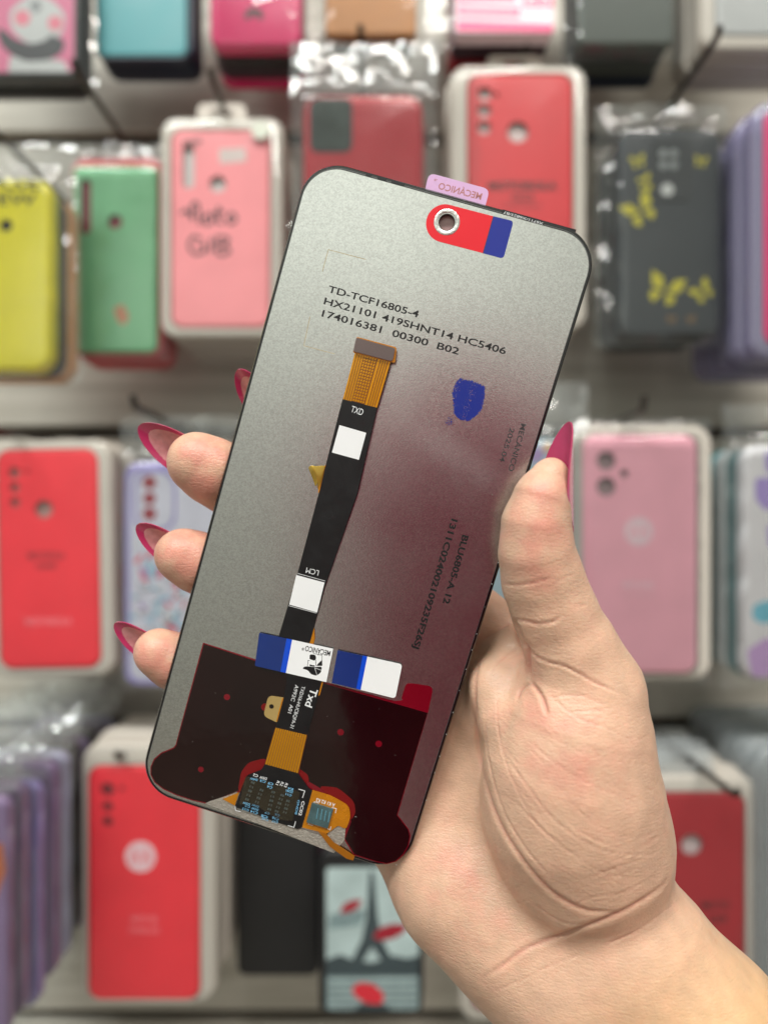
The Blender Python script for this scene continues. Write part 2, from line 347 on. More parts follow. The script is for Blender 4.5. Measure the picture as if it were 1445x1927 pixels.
# ---- top row, cut by the top of the picture
p = Pack('phone_case_pack', 'pink phone case with black border and a rounded black and white print', 'phone case', (-70, -260, 150, 148), 520)
p.case(BLK, t=10, r=8); p.flat('printed_panel', rrect(-62, -252, 140, 136, 14), silicone('print_pink', (228, 120, 158)), -0.1)
bw = mat('print_white', (204, 206, 206), rough=0.4); bk = mat('print_black', (48, 46, 52), rough=0.4); bp_ = mat('print_rose', (238, 128, 150), rough=0.4)
p.flat('white_shape', [(18, 20), (60, -12), (100, 0), (126, 30), (118, 66), (90, 86), (50, 82), (22, 56)], bw, -0.22, 14); p.disc('rose_dot', 43, 34, 15, bp_, -0.32); p.disc('rose_dot', 105, 44, 14, bp_, -0.32)
p.flat('black_shape', [(-6, 52), (14, 60), (28, 74), (60, 84), (88, 76), (96, 66), (124, 76), (118, 100), (92, 114), (50, 116), (22, 104), (2, 84)], bk, -0.28, 10); p.flat('white_band', [(20, 106), (120, 114), (132, 136), (16, 136)], bw, -0.24, 5)
p.flat('black_shape', [(56, 6), (74, 0), (80, 18), (64, 26)], mat('print_grey', (140, 142, 146), rough=0.4), -0.3, 4)
p.bag(-80, -280, 176, 158, seed=1, amp=.7)
p.stack(1, 15, [BLK, PLUM], 'dark phone case stacked behind the pink case with black and white print', 'cases stacked behind the black and white print')
p = Pack('phone_case_pack', 'teal phone case hanging over a dark blue one, cut by the top edge', 'phone case', (182, -280, 352, 106), 535)
p.case(TEAL, t=8, r=6); p.tray(NAVY, 2, 2, 12, 3, y=1.0, t=12, cover=False); p.stack(1, 14, [NAVY, TEAL], 'dark blue phone case stacked behind the teal case', 'cases stacked behind the teal case')
p = Pack('phone_case_pack', 'hot pink glossy phone case with a small dark fan-shaped emblem', 'phone case', (394, -300, 568, 88), 515)
p.case(HOT, t=10, r=9, rnd=3.5)
for k in range(8):
    a = math.radians(90+(k-3.5)*26); c, s_ = math.cos(a), -math.sin(a); q = [(478+c*4, 34+s_*4), (478+c*14-s_*4, 32+s_*14+c*4), (478+c*20, 32+s_*20), (478+c*14+s_*4, 32+s_*14-c*4)]; p.flat('emblem_petal', q, blk_ink, -0.12)
p.bag(378, -320, 592, 96, seed=2, amp=.8); p.stack(3, 14, [BLK, PLUM, HOT], 'dark phone case stacked behind the hot pink case', 'cases stacked behind the hot pink case')
p = Pack('phone_case_pack', 'tan orange phone case beside the hot pink one at the top', 'phone case', (612, -310, 784, 68), 530)
p.case(TANC, t=9, r=4); p.bag(590, -330, 850, 90, seed=3, amp=.8); p.stack(1, 15, [GRN2, TANC], 'phone case stacked behind the tan orange case', 'cases stacked behind the tan orange case')
p = Pack('phone_case_box', 'white retail box with pink printed panels, above the red case with black lettering', 'box', (856, -300, 1042, 62), 515)
p.case(mat('box_card', (232, 214, 222), rough=0.4), t=14, r=2.5, rnd=0.8); pk = mat('box_pink', (222, 62, 122), rough=0.4)
for q in ([(858, -200), (970, -200), (970, 2), (858, 2)], [(984, -200), (1040, -200), (1040, 14), (984, 14)], [(860, 40), (1040, 46), (1040, 60), (860, 58)], [(862, 10), (978, 14), (978, 34), (862, 30)]): p.flat('pink_panel', q, pk)
p.flat('white_stripe', [(872, 6), (962, 9), (962, 14), (872, 11)], wht_ink, -0.16); p.flat('white_stripe', [(866, 18), (974, 22), (974, 27), (866, 23)], wht_ink, -0.16)
p.word('E5', 990, 8, 1036, 8, 26, wht_ink, -0.16)
p.stack(2, 18, [PLUM, WINE], 'dark red box stacked behind the white and pink retail box', 'boxes stacked behind the pink printed box')
p = Pack('phone_case_pack', 'grey green phone case in a clear bag at the top, right of the pink box', 'phone case', (1086, -300, 1268, 84), 520)
p.case(GRN2, t=9, r=6); p.bag(1066, -320, 1292, 104, seed=4, amp=.7); p.stack(3, 14, [BLK, GRN2, NAVY], 'dark phone case stacked behind the grey green case', 'cases stacked behind the grey green case')
p = Pack('phone_case_pack', 'grey see-through phone case in a white tray at the top right corner', 'phone case', (1346, -320, 1540, 66), 510)
p.case(silicone('clear_grey', (176, 178, 178)), t=8, r=8); p.tray(tray_white, 26, 20, 26, 26); p.stack(3, 14, [TANC, GREY], 'phone case stacked behind the see-through grey case', 'cases stacked behind the see-through grey case')
# ---- second row
p = Pack('phone_case_pack', 'yellow phone case with black lettering in a clear bag by the left edge', 'phone case', (-100, 332, 96, 700), 500)
p.case(YEL, t=12, r=13, rnd=5, holes=[(12, 424, 12)]); p.back(hole_dk); p.word('CASE', -60, 356, 78, 356, 24, blk_ink); p.word('NEW', -40, 385, 70, 385, 22, blk_ink)
p.bag(-120, 262, 140, 712, head=320, seed=5, amp=2.4); p.stack(2, 16, [BLK, TANC], 'yellow phone case stacked behind the yellow case with lettering', 'cases stacked behind the yellow case')
p = Pack('phone_case_pack', 'mint green phone case with dark red camera slot and round hole', 'phone case', (136, 312, 296, 664), 545)
p.case(GREEN, t=5, r=6, holes=[(152, 336, 172, 440, 9), (217, 417, 14)]); p.back(silicone('maroon_insert', (128, 34, 48)), y=2.6); p.flat('motif', [(214, 580), (232, 572), (244, 596), (236, 612), (222, 606)], mat('motif_rust', (200, 130, 90)), -0.12, 4)
p.tray(silicone('coral_shell', (206, 92, 96)), 4, 16, 10, 8, y=1.5, t=12, cover=False)
p.bag(126, 262, 312, 676, head=300, seed=6); p.stack(2, 15, [RED2, RED2], 'coral red phone case stacked behind the mint green case', 'cases stacked behind the mint green case')
p = Pack('phone_case_pack', 'salmon pink phone case with the handwritten words Moto G18 in a white tray', 'phone case', (322, 244, 508, 616), 530)
p.case(SALMON, t=9, r=8, holes=[(344, 272, 366, 354, 8), (410, 346, 16)]); p.back(mat('insert_silver', (200, 196, 194), rough=0.4)); p.tray(tray_white, 20, 24, 26, 18)
p.flat('camera_bar', [(344, 264), (380, 262), (380, 272), (344, 272)], mat('camera_bar_grey', (150, 96, 100)), -0.12, 2)
p.flat('price_sticker', [(412, 280), (462, 278), (464, 304), (414, 308)], mat('sticker_grey', (206, 190, 186)), -0.12, 1)
pen = mat('marker_pen', (62, 30, 40), rough=0.5)
def pen_stroke(pk_, pts, r=3.0):
    P_ = smooth2([pk_.l(*q) for q in pts]); bm = bmesh.new(); up = [] ; k = r*pk_.k
    for i, q in enumerate(P_):
        a = Vector(P_[max(i-1, 0)]); b = Vector(P_[min(i+1, len(P_)-1)]); t = (b-a).normalized(); n_ = Vector((-t.y, t.x))*k
        up.append((bm.verts.new((q[0]+n_.x, -0.14, q[1]+n_.y)), bm.verts.new((q[0]-n_.x, -0.14, q[1]-n_.y))))
    for a, b in zip(up, up[1:]): bm.faces.new((a[0], a[1], b[1], b[0]))
    bmobj('pen_stroke', bm, pen, pk_.body, smooth=False)
def smooth2(pts, n=5):
    P = [np.array(q, float) for q in pts]; P = [2*P[0]-P[1]]+P+[2*P[-1]-P[-2]]; o = []
    for i in range(1, len(P)-2):
        for k in range(n):
            t = k/n; a, b, c, d = P[i-1:i+3]; o.append(tuple(0.5*((2*b)+(c-a)*t+(2*a-5*b+4*c-d)*t*t+(3*b-a-3*c+d)*t**3)))
    return o+[tuple(P[-2])]
for q in ([(340, 402), (352, 396), (362, 412), (362, 386), (372, 384), (376, 418), (378, 420)], [(392, 402), (384, 412), (390, 422), (400, 416), (398, 404), (392, 402)], [(412, 388), (410, 416), (420, 420)], [(403, 402), (422, 398)], [(434, 402), (428, 412), (434, 421), (444, 414), (440, 403), (434, 402)],
          [(380, 450), (364, 446), (356, 462), (366, 478), (384, 474), (384, 462), (372, 462)], [(398, 448), (396, 476)], [(422, 446), (408, 448), (410, 460), (424, 462), (432, 474), (414, 480), (408, 468), (424, 460), (430, 450), (422, 446)]): pen_stroke(p, q)
p.disc('round_sticker', 492, 250, 17, mat('sticker_clear_grey', (196, 200, 186)), -4.0, th=0.2)
p.tab(tray_white, 368, 186, 460, 232); p.stack(7, 14, [SALMON, RED, SALMON, WINE], 'phone case in white tray stacked behind the Moto G18 case', 'cases stacked behind the Moto G18 case')
p = Pack('phone_case_pack', 'glossy crimson phone case with a square camera window under a shiny bag header', 'phone case', (570, 176, 796, 640), 500)
p.case(CRIM, t=11, r=11, rnd=4.5, holes=[(586, 188, 660, 284, 14)]); p.flat('window_rim', rrect(583, 185, 663, 287, 16), BLK, -0.5, th=0.5); p.flat('window_glass', rrect(589, 191, 657, 281, 12), mat('window_glass_dark', (70, 78, 76), rough=0.06, coat=1.0, var=0.4, vscale=40), -0.7, th=0.2); p.back(mat('mirror_insert', (120, 128, 126), rough=0.12, metal=0.7), y=3); p.bag(546, 70, 822, 660, head=172, seed=7, amp=2.6); p.stack(3, 16, [CRIM, BLK], 'phone case stacked behind the glossy crimson case', 'cases stacked behind the glossy crimson case')
p = Pack('phone_case_pack', 'red phone case with black MOTOROLA lettering and three camera holes in a white tray', 'phone case', (880, 138, 1078, 590), 525)
p.case(RED2, t=9, r=9, holes=[(912, 176, 13), (911, 208, 13), (911, 240, 13), (974, 248, 20), (934, 178, 5)]); p.back(mat('insert_pale', (205, 190, 188), rough=0.4)); p.tray(tray_white, 34, 16, 26, 30)
p.word('MOTOROLA', 918, 357, 1048, 357, 15, blk_ink, bold=1); p.word('G22', 962, 378, 1004, 378, 14, blk_ink); p.flat('print_line', [(945, 386), (1018, 386), (1018, 389), (945, 389)], mat('print_line_red', (120, 26, 34)))
p.flat('clear_edge', [(882, 142), (900, 140), (900, 588), (882, 586)], film_cover, -3.3); p.tab(tray_white, 918, 94, 1022, 134); p.stack(4, 14, [RED2, WINE, OFFW], 'phone case in white tray stacked behind the red MOTOROLA case', 'cases stacked behind the red MOTOROLA case')
p = Pack('phone_case_pack', 'slate grey phone case with yellow butterflies in a clear bag', 'phone case', (1166, 240, 1356, 632), 520)
p.case(SLATE, t=9, r=11, holes=[(1254, 358, 11)]); p.back(mat('insert_white', (205, 208, 206), rough=0.4)); yb = mat('butterfly_yellow', (206, 196, 48), rough=0.4); cam_p = silicone('camera_plate', (38, 43, 48))
p.flat('camera_plate', rrect(1226, 262, 1300, 378, 14), cam_p, -1.0, th=1.0)
for u, v in ((1246, 290), (1266, 290), (1246, 312), (1266, 312)): p.disc('lens_mark', u, v, 8, mat('lens_grey', (150, 156, 156), rough=0.3), -1.1)
p.disc('fingerprint_hole', 1254, 358, 12, mat('insert_white', ()), -1.1)
def butterfly(u, v, s_, a, m):
    ca, sa = math.cos(a), math.sin(a)
    for q in ([(-2, 0), (-7, -15), (-23, -19), (-17, -2)], [(2, 0), (7, -17), (20, -22), (17, -3)], [(-2, 2), (-15, 3), (-16, 11), (-8, 17)], [(2, 2), (14, 2), (15, 10), (7, 16)]):
        p.flat('butterfly_wing', [(u+(x*ca-y*sa)*s_, v+(x*sa+y*ca)*s_) for x, y in q], m, -0.13, 4)
butterfly(1206, 398, 1.5, -0.5, yb); butterfly(1250, 548, 1.6, 0.35, yb); butterfly(1212, 345, 0.8, 1.3, yb); butterfly(1322, 550, 1.05, -0.6, yb); butterfly(1200, 305, 0.7, -0.2, yb); butterfly(1318, 305, 0.6, 0.2, yb); butterfly(1262, 602, 0.4, 0.2, mat('butterfly_rust', (150, 110, 50))); butterfly(1300, 602, 0.4, -0.2, mat('butterfly_rust', ()))
p.bag(1124, 190, 1376, 650, head=238, seed=8, amp=2.8); p.stack(3, 15, [BLK, SLATE], 'dark phone case stacked behind the butterfly case', 'cases stacked behind the butterfly case')
p = Pack('phone_case_pack', 'bright pink phone case in a lilac tinted tray at the right edge', 'phone case', (1438, 205, 1640, 650), 492)
p.case(silicone('fuchsia', (214, 46, 110)), t=8, r=9); p.tray(tray_lilac, 24, 14, 24, 24); p.stack(5, 16, [OFFW, LAV, MIST], 'pale phone case in lilac tray stacked behind the bright pink case', 'cases stacked behind the bright pink case')
# ---- third row
p = Pack('phone_case_pack', 'bright red phone case with dark lettering in a white tray by the left edge', 'phone case', (0, 846, 190, 1258), 525, rot=-1)
p.case(RED, t=9, r=9, holes=[(34, 888, 10), (34, 916, 9), (34, 944, 9), (88, 958, 17), (58, 886, 4)]); p.back(mat('insert_warm', (170, 140, 134), rough=0.4)); p.tray(tray_white, 16, 18, 26, 16)
p.word('MOTOROLA', 58, 1052, 126, 1052, 14, mat('print_dark_red', (120, 22, 34))); p.word('G60', 72, 1070, 110, 1070, 12, mat('print_dark_red', ())); p.word('MOTOROLA', 50, 1176, 138, 1176, 14, mat('print_light_red', (250, 130, 140)))
p.stack(3, 15, [RED, WINE, PINK], 'phone case in white tray stacked behind the bright red case at the left edge', 'cases stacked behind the left red case')
p = Pack('phone_case_pack', 'lavender phone case with pink flowers and rhinestones behind the fingertips', 'phone case', (234, 868, 470, 1292), 520)
p.case(LAV, t=9, r=13, holes=[(282, 908, 14), (282, 938, 13), (282, 967, 13), (308, 908, 6)]); p.back(silicone('dark_red_insert', (150, 30, 56)), y=2.4)
p.flat('lavender_border', rrect(236, 872, 468, 1288, 24), LAV2, -0.1); p.flat('pale_panel', rrect(245, 886, 459, 1279, 22), mat('print_pale', (222, 222, 240), rough=0.35), -0.2)
p.flat('camera_frame', rrect(252, 884, 332, 1000, 30), LAV2, -0.3); p.flat('camera_panel', rrect(258, 890, 326, 994, 28), mat('print_pale', ()), -0.4)
for u, v, r_ in ((282, 908, 13), (282, 938, 12), (282, 967, 13)): p.disc('lens_hole', u, v, r_, mat('lens_crimson', (160, 24, 52), rough=0.3), -0.5)
fl = [mat('petal_pink', (232, 92, 120)), mat('petal_blue', (150, 200, 226)), mat('petal_lilac', (176, 150, 204)), mat('petal_white', (232, 236, 240))]; rs = random.Random(3)
for k in range(80):
    u, v = rs.uniform(248, 350), rs.uniform(1040, 1230)
    if rs.random() < .25: u, v = rs.uniform(250, 420), rs.uniform(1000, 1130)
    a = rs.uniform(0, 6.3); m_ = fl[rs.choice([0, 0, 1, 1, 1, 2, 3])]; ln = rs.uniform(9, 19); p.flat('petal', [(u+math.cos(a+b_)*ln*q, v+math.sin(a+b_)*ln*q) for b_, q in ((0, 1), (0.5, .55), (2.7, .7), (3.6, .7), (5.8, .55))], m_, -0.3-0.004*k, 4)
bm = bmesh.new()
for k in range(34):
    u, v = rs.uniform(256, 370), rs.uniform(1070, 1215); x, z = p.l(u, v); r_ = rs.uniform(1.1, 2.0)
    mt = Matrix.Translation((x, -0.9, z)); bmesh.ops.create_icosphere(bm, subdivisions=2, radius=r_, matrix=mt)
o = bmobj('rhinestones', bm, mat('rhinestone', (240, 240, 245), rough=0.05, metal=0.6, coat=1.0), p.body, smooth=False); o['kind'] = 'stuff'
p.bag(222, 780, 500, 1304, head=862, seed=9, amp=2.4); p.stack(2, 15, [PINK, LAV, LAV2], 'phone case stacked behind the flowered lavender case', 'cases stacked behind the lavender case')
p = Pack('phone_case_pack', 'pale blue phone case under a silvery bag header, beside the thumb nail', 'phone case', (860, 826, 1062, 1240), 540)
p.case(silicone('pale_blue', (170, 196, 208)), t=9, r=12); p.disc('orange_dot', 1030, 842, 9, mat('dot_orange', (226, 170, 110)), -0.12); p.disc('lilac_dot', 1008, 856, 16, mat('petal_lilac', ()), -0.12); p.bag(838, 716, 1110, 1256, head=822, seed=10, amp=2.6)
p.stack(4, 15, [MIST, LAV], 'pale phone case stacked behind the pale blue case', 'cases stacked behind the pale blue case')
p = Pack('phone_case_pack', 'dusty pink phone case with round white logo and two camera holes in a white tray', 'phone case', (1096, 818, 1312, 1268), 505)
p.case(PINK, t=9, r=9, holes=[(1140, 867, 18), (1140, 916, 18), (1174, 891, 8)]); p.back(mat('insert_mauve', (150, 128, 132), rough=0.35)); p.tray(tray_white, 8, 18, 28, 12, cover=False); p.logo(1201, 1000, 27, mat('logo_white', (236, 206, 216)), PINK); p.word('MOTO EDGE', 1172, 1106, 1228, 1106, 11, mat('logo_white', ())); p.word('50 FUSION', 1174, 1124, 1230, 1124, 9, mat('print_soft_pink', (228, 172, 186)))
p.bag(1078, 786, 1346, 1290, seed=11, amp=1.0, y=-3.0); p.stack(3, 15, [PINK, WINE, OFFW], 'phone case in white tray stacked behind the dusty pink case', 'cases stacked behind the dusty pink case')
p = Pack('phone_case_pack', 'white phone case with purple and cyan patches in a wrinkled bag at the right edge', 'phone case', (1398, 836, 1600, 1282), 500)
p.case(OFFW, t=10, r=12, rnd=3.5); ppl = mat('patch_purple', (168, 146, 214)); cyn = mat('patch_cyan', (110, 190, 214)); lil = mat('patch_lilac', (196, 158, 212))
p.flat('patch', [(1420, 900), (1462, 896), (1470, 950), (1440, 962), (1420, 940)], ppl, -0.12, 8); p.flat('patch', [(1416, 1140), (1438, 1130), (1474, 1136), (1470, 1168), (1430, 1174), (1414, 1162)], cyn, -0.12, 8); p.flat('patch', [(1404, 1224), (1440, 1200), (1500, 1200), (1500, 1272), (1414, 1274)], lil, -0.12, 10); p.flat('patch', [(1438, 850), (1480, 850), (1480, 884), (1440, 890)], ppl, -0.12, 8); p.flat('patch', [(1442, 990), (1490, 980), (1490, 1040), (1446, 1030)], ppl, -0.12, 8)
p.bag(1366, 758, 1640, 1300, head=832, seed=12, amp=3.2); p.stack(4, 15, [TEAL, MIST, TEAL, GREY], 'teal or grey phone case stacked behind the white case with purple patches', 'cases stacked behind the patched white case')
# ---- bottom row
p = Pack('phone_case_pack', 'purple phone case in a wrinkled clear bag at the lower left corner', 'phone case', (-190, 1500, 14, 1960), 440)
p.case(PURP, t=9, r=9); p.flat('orange_strip', [(-14, 1590), (6, 1584), (12, 1640), (-6, 1690), (-20, 1690)], mat('strip_orange', (200, 110, 70)), -0.12, 6); p.kids.append(p.bag(-210, 1396, 34, 1990, head=1490, seed=13, amp=3.0))
p.stack(10, 18, jit=5, colors=[PURP, LAV2, PURP, LAV, GREY, PLUM, PURP, PLUM], label='purple or dark phone case in a bag stacked behind the lower left purple case', group='bagged cases at the lower left')
p = Pack('phone_case_pack', 'bright red phone case with a round white logo in a white tray, lower left', 'phone case', (166, 1442, 376, 1884), 515)
p.case(RED, t=9, r=9, holes=[(203, 1486, 13), (203, 1518, 10), (203, 1546, 10), (230, 1484, 5)]); p.back(silicone('deep_red_insert', (120, 22, 36)), y=2.2); p.tray(tray_white, 12, 40, 30, 4); p.logo(265, 1612, 29, mat('logo_white2', (244, 206, 214)), silicone('logo_red', (236, 110, 124))); p.word('MOTO G8', 248, 1736, 296, 1736, 13, mat('print_light_red', ())); p.word('POWER LITE', 244, 1756, 300, 1756, 11, mat('print_light_red', ()))
p.stack(5, 14, [OFFW, GREY, RED], 'phone case in white tray stacked behind the red case with round white logo', 'cases stacked behind the lower left red case')
p = Pack('phone_case_pack', 'plain black phone case hanging behind the bottom end of the screen', 'phone case', (446, 1470, 600, 1838), 560)
p.case(BLK, t=10, r=7); p.stack(4, 16, [BLK, NAVY], 'black phone case stacked behind the plain black case', 'cases stacked behind the plain black case')
p = Pack('phone_case_pack', 'black framed phone case printed with a grey iron tower, red lips and a red beret', 'phone case', (600, 1600, 796, 1914), 515)
p.case(BLK, t=10, r=9); sky_m = mat('print_sky', (168, 186, 186), rough=0.3, var=0.16, vscale=45); dkp = mat('print_iron', (58, 70, 74)); p.flat('printed_panel', rrect(614, 1632, 788, 1900, 8), sky_m, -0.1)
mgr = mat('print_mid_grey', (120, 140, 142), var=0.2, vscale=120)
p.flat('printed_cloud', [(620, 1720), (690, 1712), (680, 1740), (618, 1750)], mgr, -0.16, 6); p.flat('printed_trees', [(614, 1806), (640, 1796), (664, 1806), (700, 1812), (740, 1798), (766, 1804), (788, 1798), (788, 1836), (614, 1836)], dkp, -0.2, 3); p.flat('printed_water', [(614, 1832), (788, 1832), (788, 1898), (614, 1898)], mat('print_water', (116, 134, 136), var=0.2, vscale=100), -0.18)
for k in range(4): p.flat('printed_ripple', [(618, 1842+k*14), (784, 1840+k*14), (784, 1844+k*14), (618, 1846+k*14)], sky_m, -0.22)
p.flat('printed_tower', [(695, 1640), (703, 1640), (711, 1728), (719, 1768), (744, 1816), (724, 1816), (702, 1784), (698, 1784), (678, 1816), (658, 1816), (681, 1768), (689, 1728)], dkp, -0.24)
p.flat('printed_tower_deck', [(684, 1766), (716, 1766), (718, 1774), (682, 1774)], dkp, -0.28); p.flat('printed_tower_deck', [(690, 1738), (710, 1738), (711, 1744), (689, 1744)], dkp, -0.28)
lip_m = mat('print_lips', (150, 30, 46)); ber = mat('print_beret', (206, 44, 58))
p.flat('printed_lips', [(638, 1718), (646, 1702), (662, 1694), (682, 1692), (676, 1706), (660, 1716)], lip_m, -0.3, 5); p.flat('printed_lips', [(700, 1764), (714, 1746), (738, 1738), (768, 1740), (760, 1754), (740, 1766), (716, 1770)], lip_m, -0.3, 6)
p.flat('printed_beret', [(660, 1862), (676, 1848), (704, 1852), (724, 1872), (718, 1890), (690, 1888), (672, 1878)], ber, -0.3, 7); p.flat('printed_hair', [(680, 1886), (722, 1888), (734, 1900), (668, 1900)], dkp, -0.29, 3)
p.stack(5, 15, [BLK, PLUM], 'black phone case stacked behind the tower print case', 'cases stacked behind the tower print case')
p = Pack('phone_case_pack', 'dark red phone case with one round hole in a white tray behind the wrist', 'phone case', (1188, 1492, 1402, 1930), 505)
p.case(WINE, t=9, r=9, holes=[(1301, 1590, 20)]); p.back(mat('insert_pale2', (206, 190, 190), rough=0.4)); p.tray(tray_white, 24, 30, 24, 24); p.word('MOTO', 1320, 1710, 1372, 1710, 14, blk_ink); p.word('G9', 1334, 1736, 1366, 1736, 14, blk_ink)
p.tab(tray_clear, 1230, 1412, 1350, 1470); p.stack(3, 15, [WINE, RED2, OFFW], 'phone case in white tray stacked behind the dark red case with one hole', 'cases stacked behind the dark red case')
p = Pack('phone_case_pack', 'red phone case in a white tray showing below the wrist', 'phone case', (888, 1470, 1092, 1904), 540)
p.case(WINE, t=9, r=9); p.tray(tray_white, 22, 26, 26, 20); p.stack(5, 15, [WINE, RED2], 'phone case in white tray stacked behind the red case below the wrist', 'cases stacked behind the red case below the wrist')
p = Pack('phone_case_pack', 'pale phone case in a grey white tray at the lower right edge', 'phone case', (1452, 1450, 1660, 1920), 500)
p.case(OFFW, t=9, r=9); p.tray(tray_clear, 30, 40, 20, 20); p.stack(7, 15, [GREY, OFFW, MIST], 'pale phone case stacked behind the lower right pale case', 'cases stacked behind the lower right pale case')
# ---- hooks
hook('hook rising over the mint green case', 225, 250, 545, 466); hook('hook at the left edge over the yellow case', 35, 290, 530, 476); hook('hook over the Moto G18 case tab', 424, 212, 545, 500)
hook('short hook through the shiny header of the crimson case', 680, 92, 520, 503); hook('hook over the red MOTOROLA case', 980, 116, 550, 522); hook('long hook over the butterfly case', 1250, 212, 540, 452)
hook('hook over the red case by the left edge', 62, 822, 545, 470, rise=7); hook('hook over the flowered lavender case', 316, 792, 545, 470, rise=7); hook('bent hook over the dusty pink case', 1165, 790, 530, 480, rise=9)
hook('hook pointing down over the dark red case', 1262, 1400, 560, 455); hook('hook over the lower left red case', 270, 1384, 560, 505)
# ================================================================ the replacement phone screen, back towards the camera
# corners measured in the photograph; their depths follow from a flat panel 74 mm wide under this lens
_c = np.array([[579, 292], [1129.6, 444.9], [763.4, 1647.4], [261.5, 1484.8]], float); _d = np.array([195.108, 191.345, 207.532, 211.294])*74.0/76.5
_X = np.array([V(u, v, d) for (u, v), d in zip(_c, _d)])
S_O = _X.mean(0); S_X = (_X[1]-_X[0]+_X[2]-_X[3]); S_X /= np.linalg.norm(S_X); S_Y = (_X[0]-_X[3]+_X[1]-_X[2]); S_Y -= S_X*(S_Y@S_X); S_Y /= np.linalg.norm(S_Y); S_N = np.cross(S_X, S_Y)
def S(u, v):
    """photograph point -> (x, y) mm on the panel's back face"""
    r = np.array(V(u, v, 100.0)); t = (S_O@S_N)/(r@S_N); p = r*t-S_O
    return (float(p@S_X), float(p@S_Y))
def z1(x, y): return S(480+x/2.0643, 280+y/2.0643)
def z2(x, y): return S(400+x/2.4083, 900+y/2.4083)
def z3(x, y): return S(250+x/2.4083, 1180+y/2.4083)
def zc(x, y): return S(420+x/5.1607, 1420+y/5.1607)      # component close-up
def zs_(x, y): return S(480+x/4.8167, 1180+y/4.8167)     # sticker close-up
def zt(x, y): return S(760+x/4.8167, 300+y/4.8167)       # top label close-up
def zf(x, y): return S(560+x/5.668, 620+y/5.668)         # flex close-up
screen = empty('phone_screen', (0, 0, 0), 'silver-backed replacement phone screen with black ribbon cable held in the hand', 'phone screen')
M_ = Matrix(((S_X[0], S_Y[0], S_N[0], S_O[0]*MM), (S_X[1], S_Y[1], S_N[1], S_O[1]*MM), (S_X[2], S_Y[2], S_N[2], S_O[2]*MM+CAMZ), (0, 0, 0, 1)))
screen.matrix_world = M_
def P2(pts, fn): return [fn(x, y) for x, y in pts]
def rpoly(pts, r, n=5):
    """round a polygon's corners (mm); r may be one radius or one per corner"""
    out = []; k = len(pts); rr = r if isinstance(r, (list, tuple)) else [r]*k
    for i in range(k):
        p = Vector(pts[i]); a = Vector(pts[i-1])-p; b = Vector(pts[(i+1) % k])-p; ra = min(rr[i], a.length*0.45, b.length*0.45)
        if ra < 0.02: out.append(tuple(p)); continue
        A = p+a.normalized()*ra; B = p+b.normalized()*ra
        for j in range(n+1):
            t = j/n; q = A*(1-t)**2+p*2*t*(1-t)+B*t*t; out.append((q.x, q.y))
    return out
def sheet(name, pts, z, th, m, parent=None, holes=(), bev=0.0, smooth=False):
    """flat piece on the panel: top face at height z above the back face, th thick"""
    bm = bmesh.new(); tp = [bm.verts.new((x, y, z)) for x, y in pts]; bt = [bm.verts.new((x, y, z-th)) for x, y in pts]; n = len(pts)
    def walls(a, b):
        for i in range(len(a)): bm.faces.new((a[i], a[(i+1) % len(a)], b[(i+1) % len(a)], b[i]))
    walls(tp, bt); edges = []
    def ed(lp):
        for i in range(len(lp)): edges.append(bm.edges.get((lp[i], lp[(i+1) % len(lp)])) or bm.edges.new((lp[i], lp[(i+1) % len(lp)])))
    ed(tp)
    for h in holes:
        t = [bm.verts.new((x, y, z)) for x, y in h]; b = [bm.verts.new((x, y, z-th)) for x, y in h]; ed(t); walls(t, b)
    if holes: bmesh.ops.triangle_fill(bm, use_beauty=True, use_dissolve=False, edges=edges)
    else: bmesh.ops.triangle_fill(bm, use_beauty=True, use_dissolve=False, edges=edges)
    return bmobj(name, bm, m, parent or screen, smooth=smooth)
def print_on(name, s, m, p0, p1, h, z, parent=None, **k):
    return text(name, s, m, parent or screen, lambda p: (p[0], p[1], z), p0, p1, h, **k)
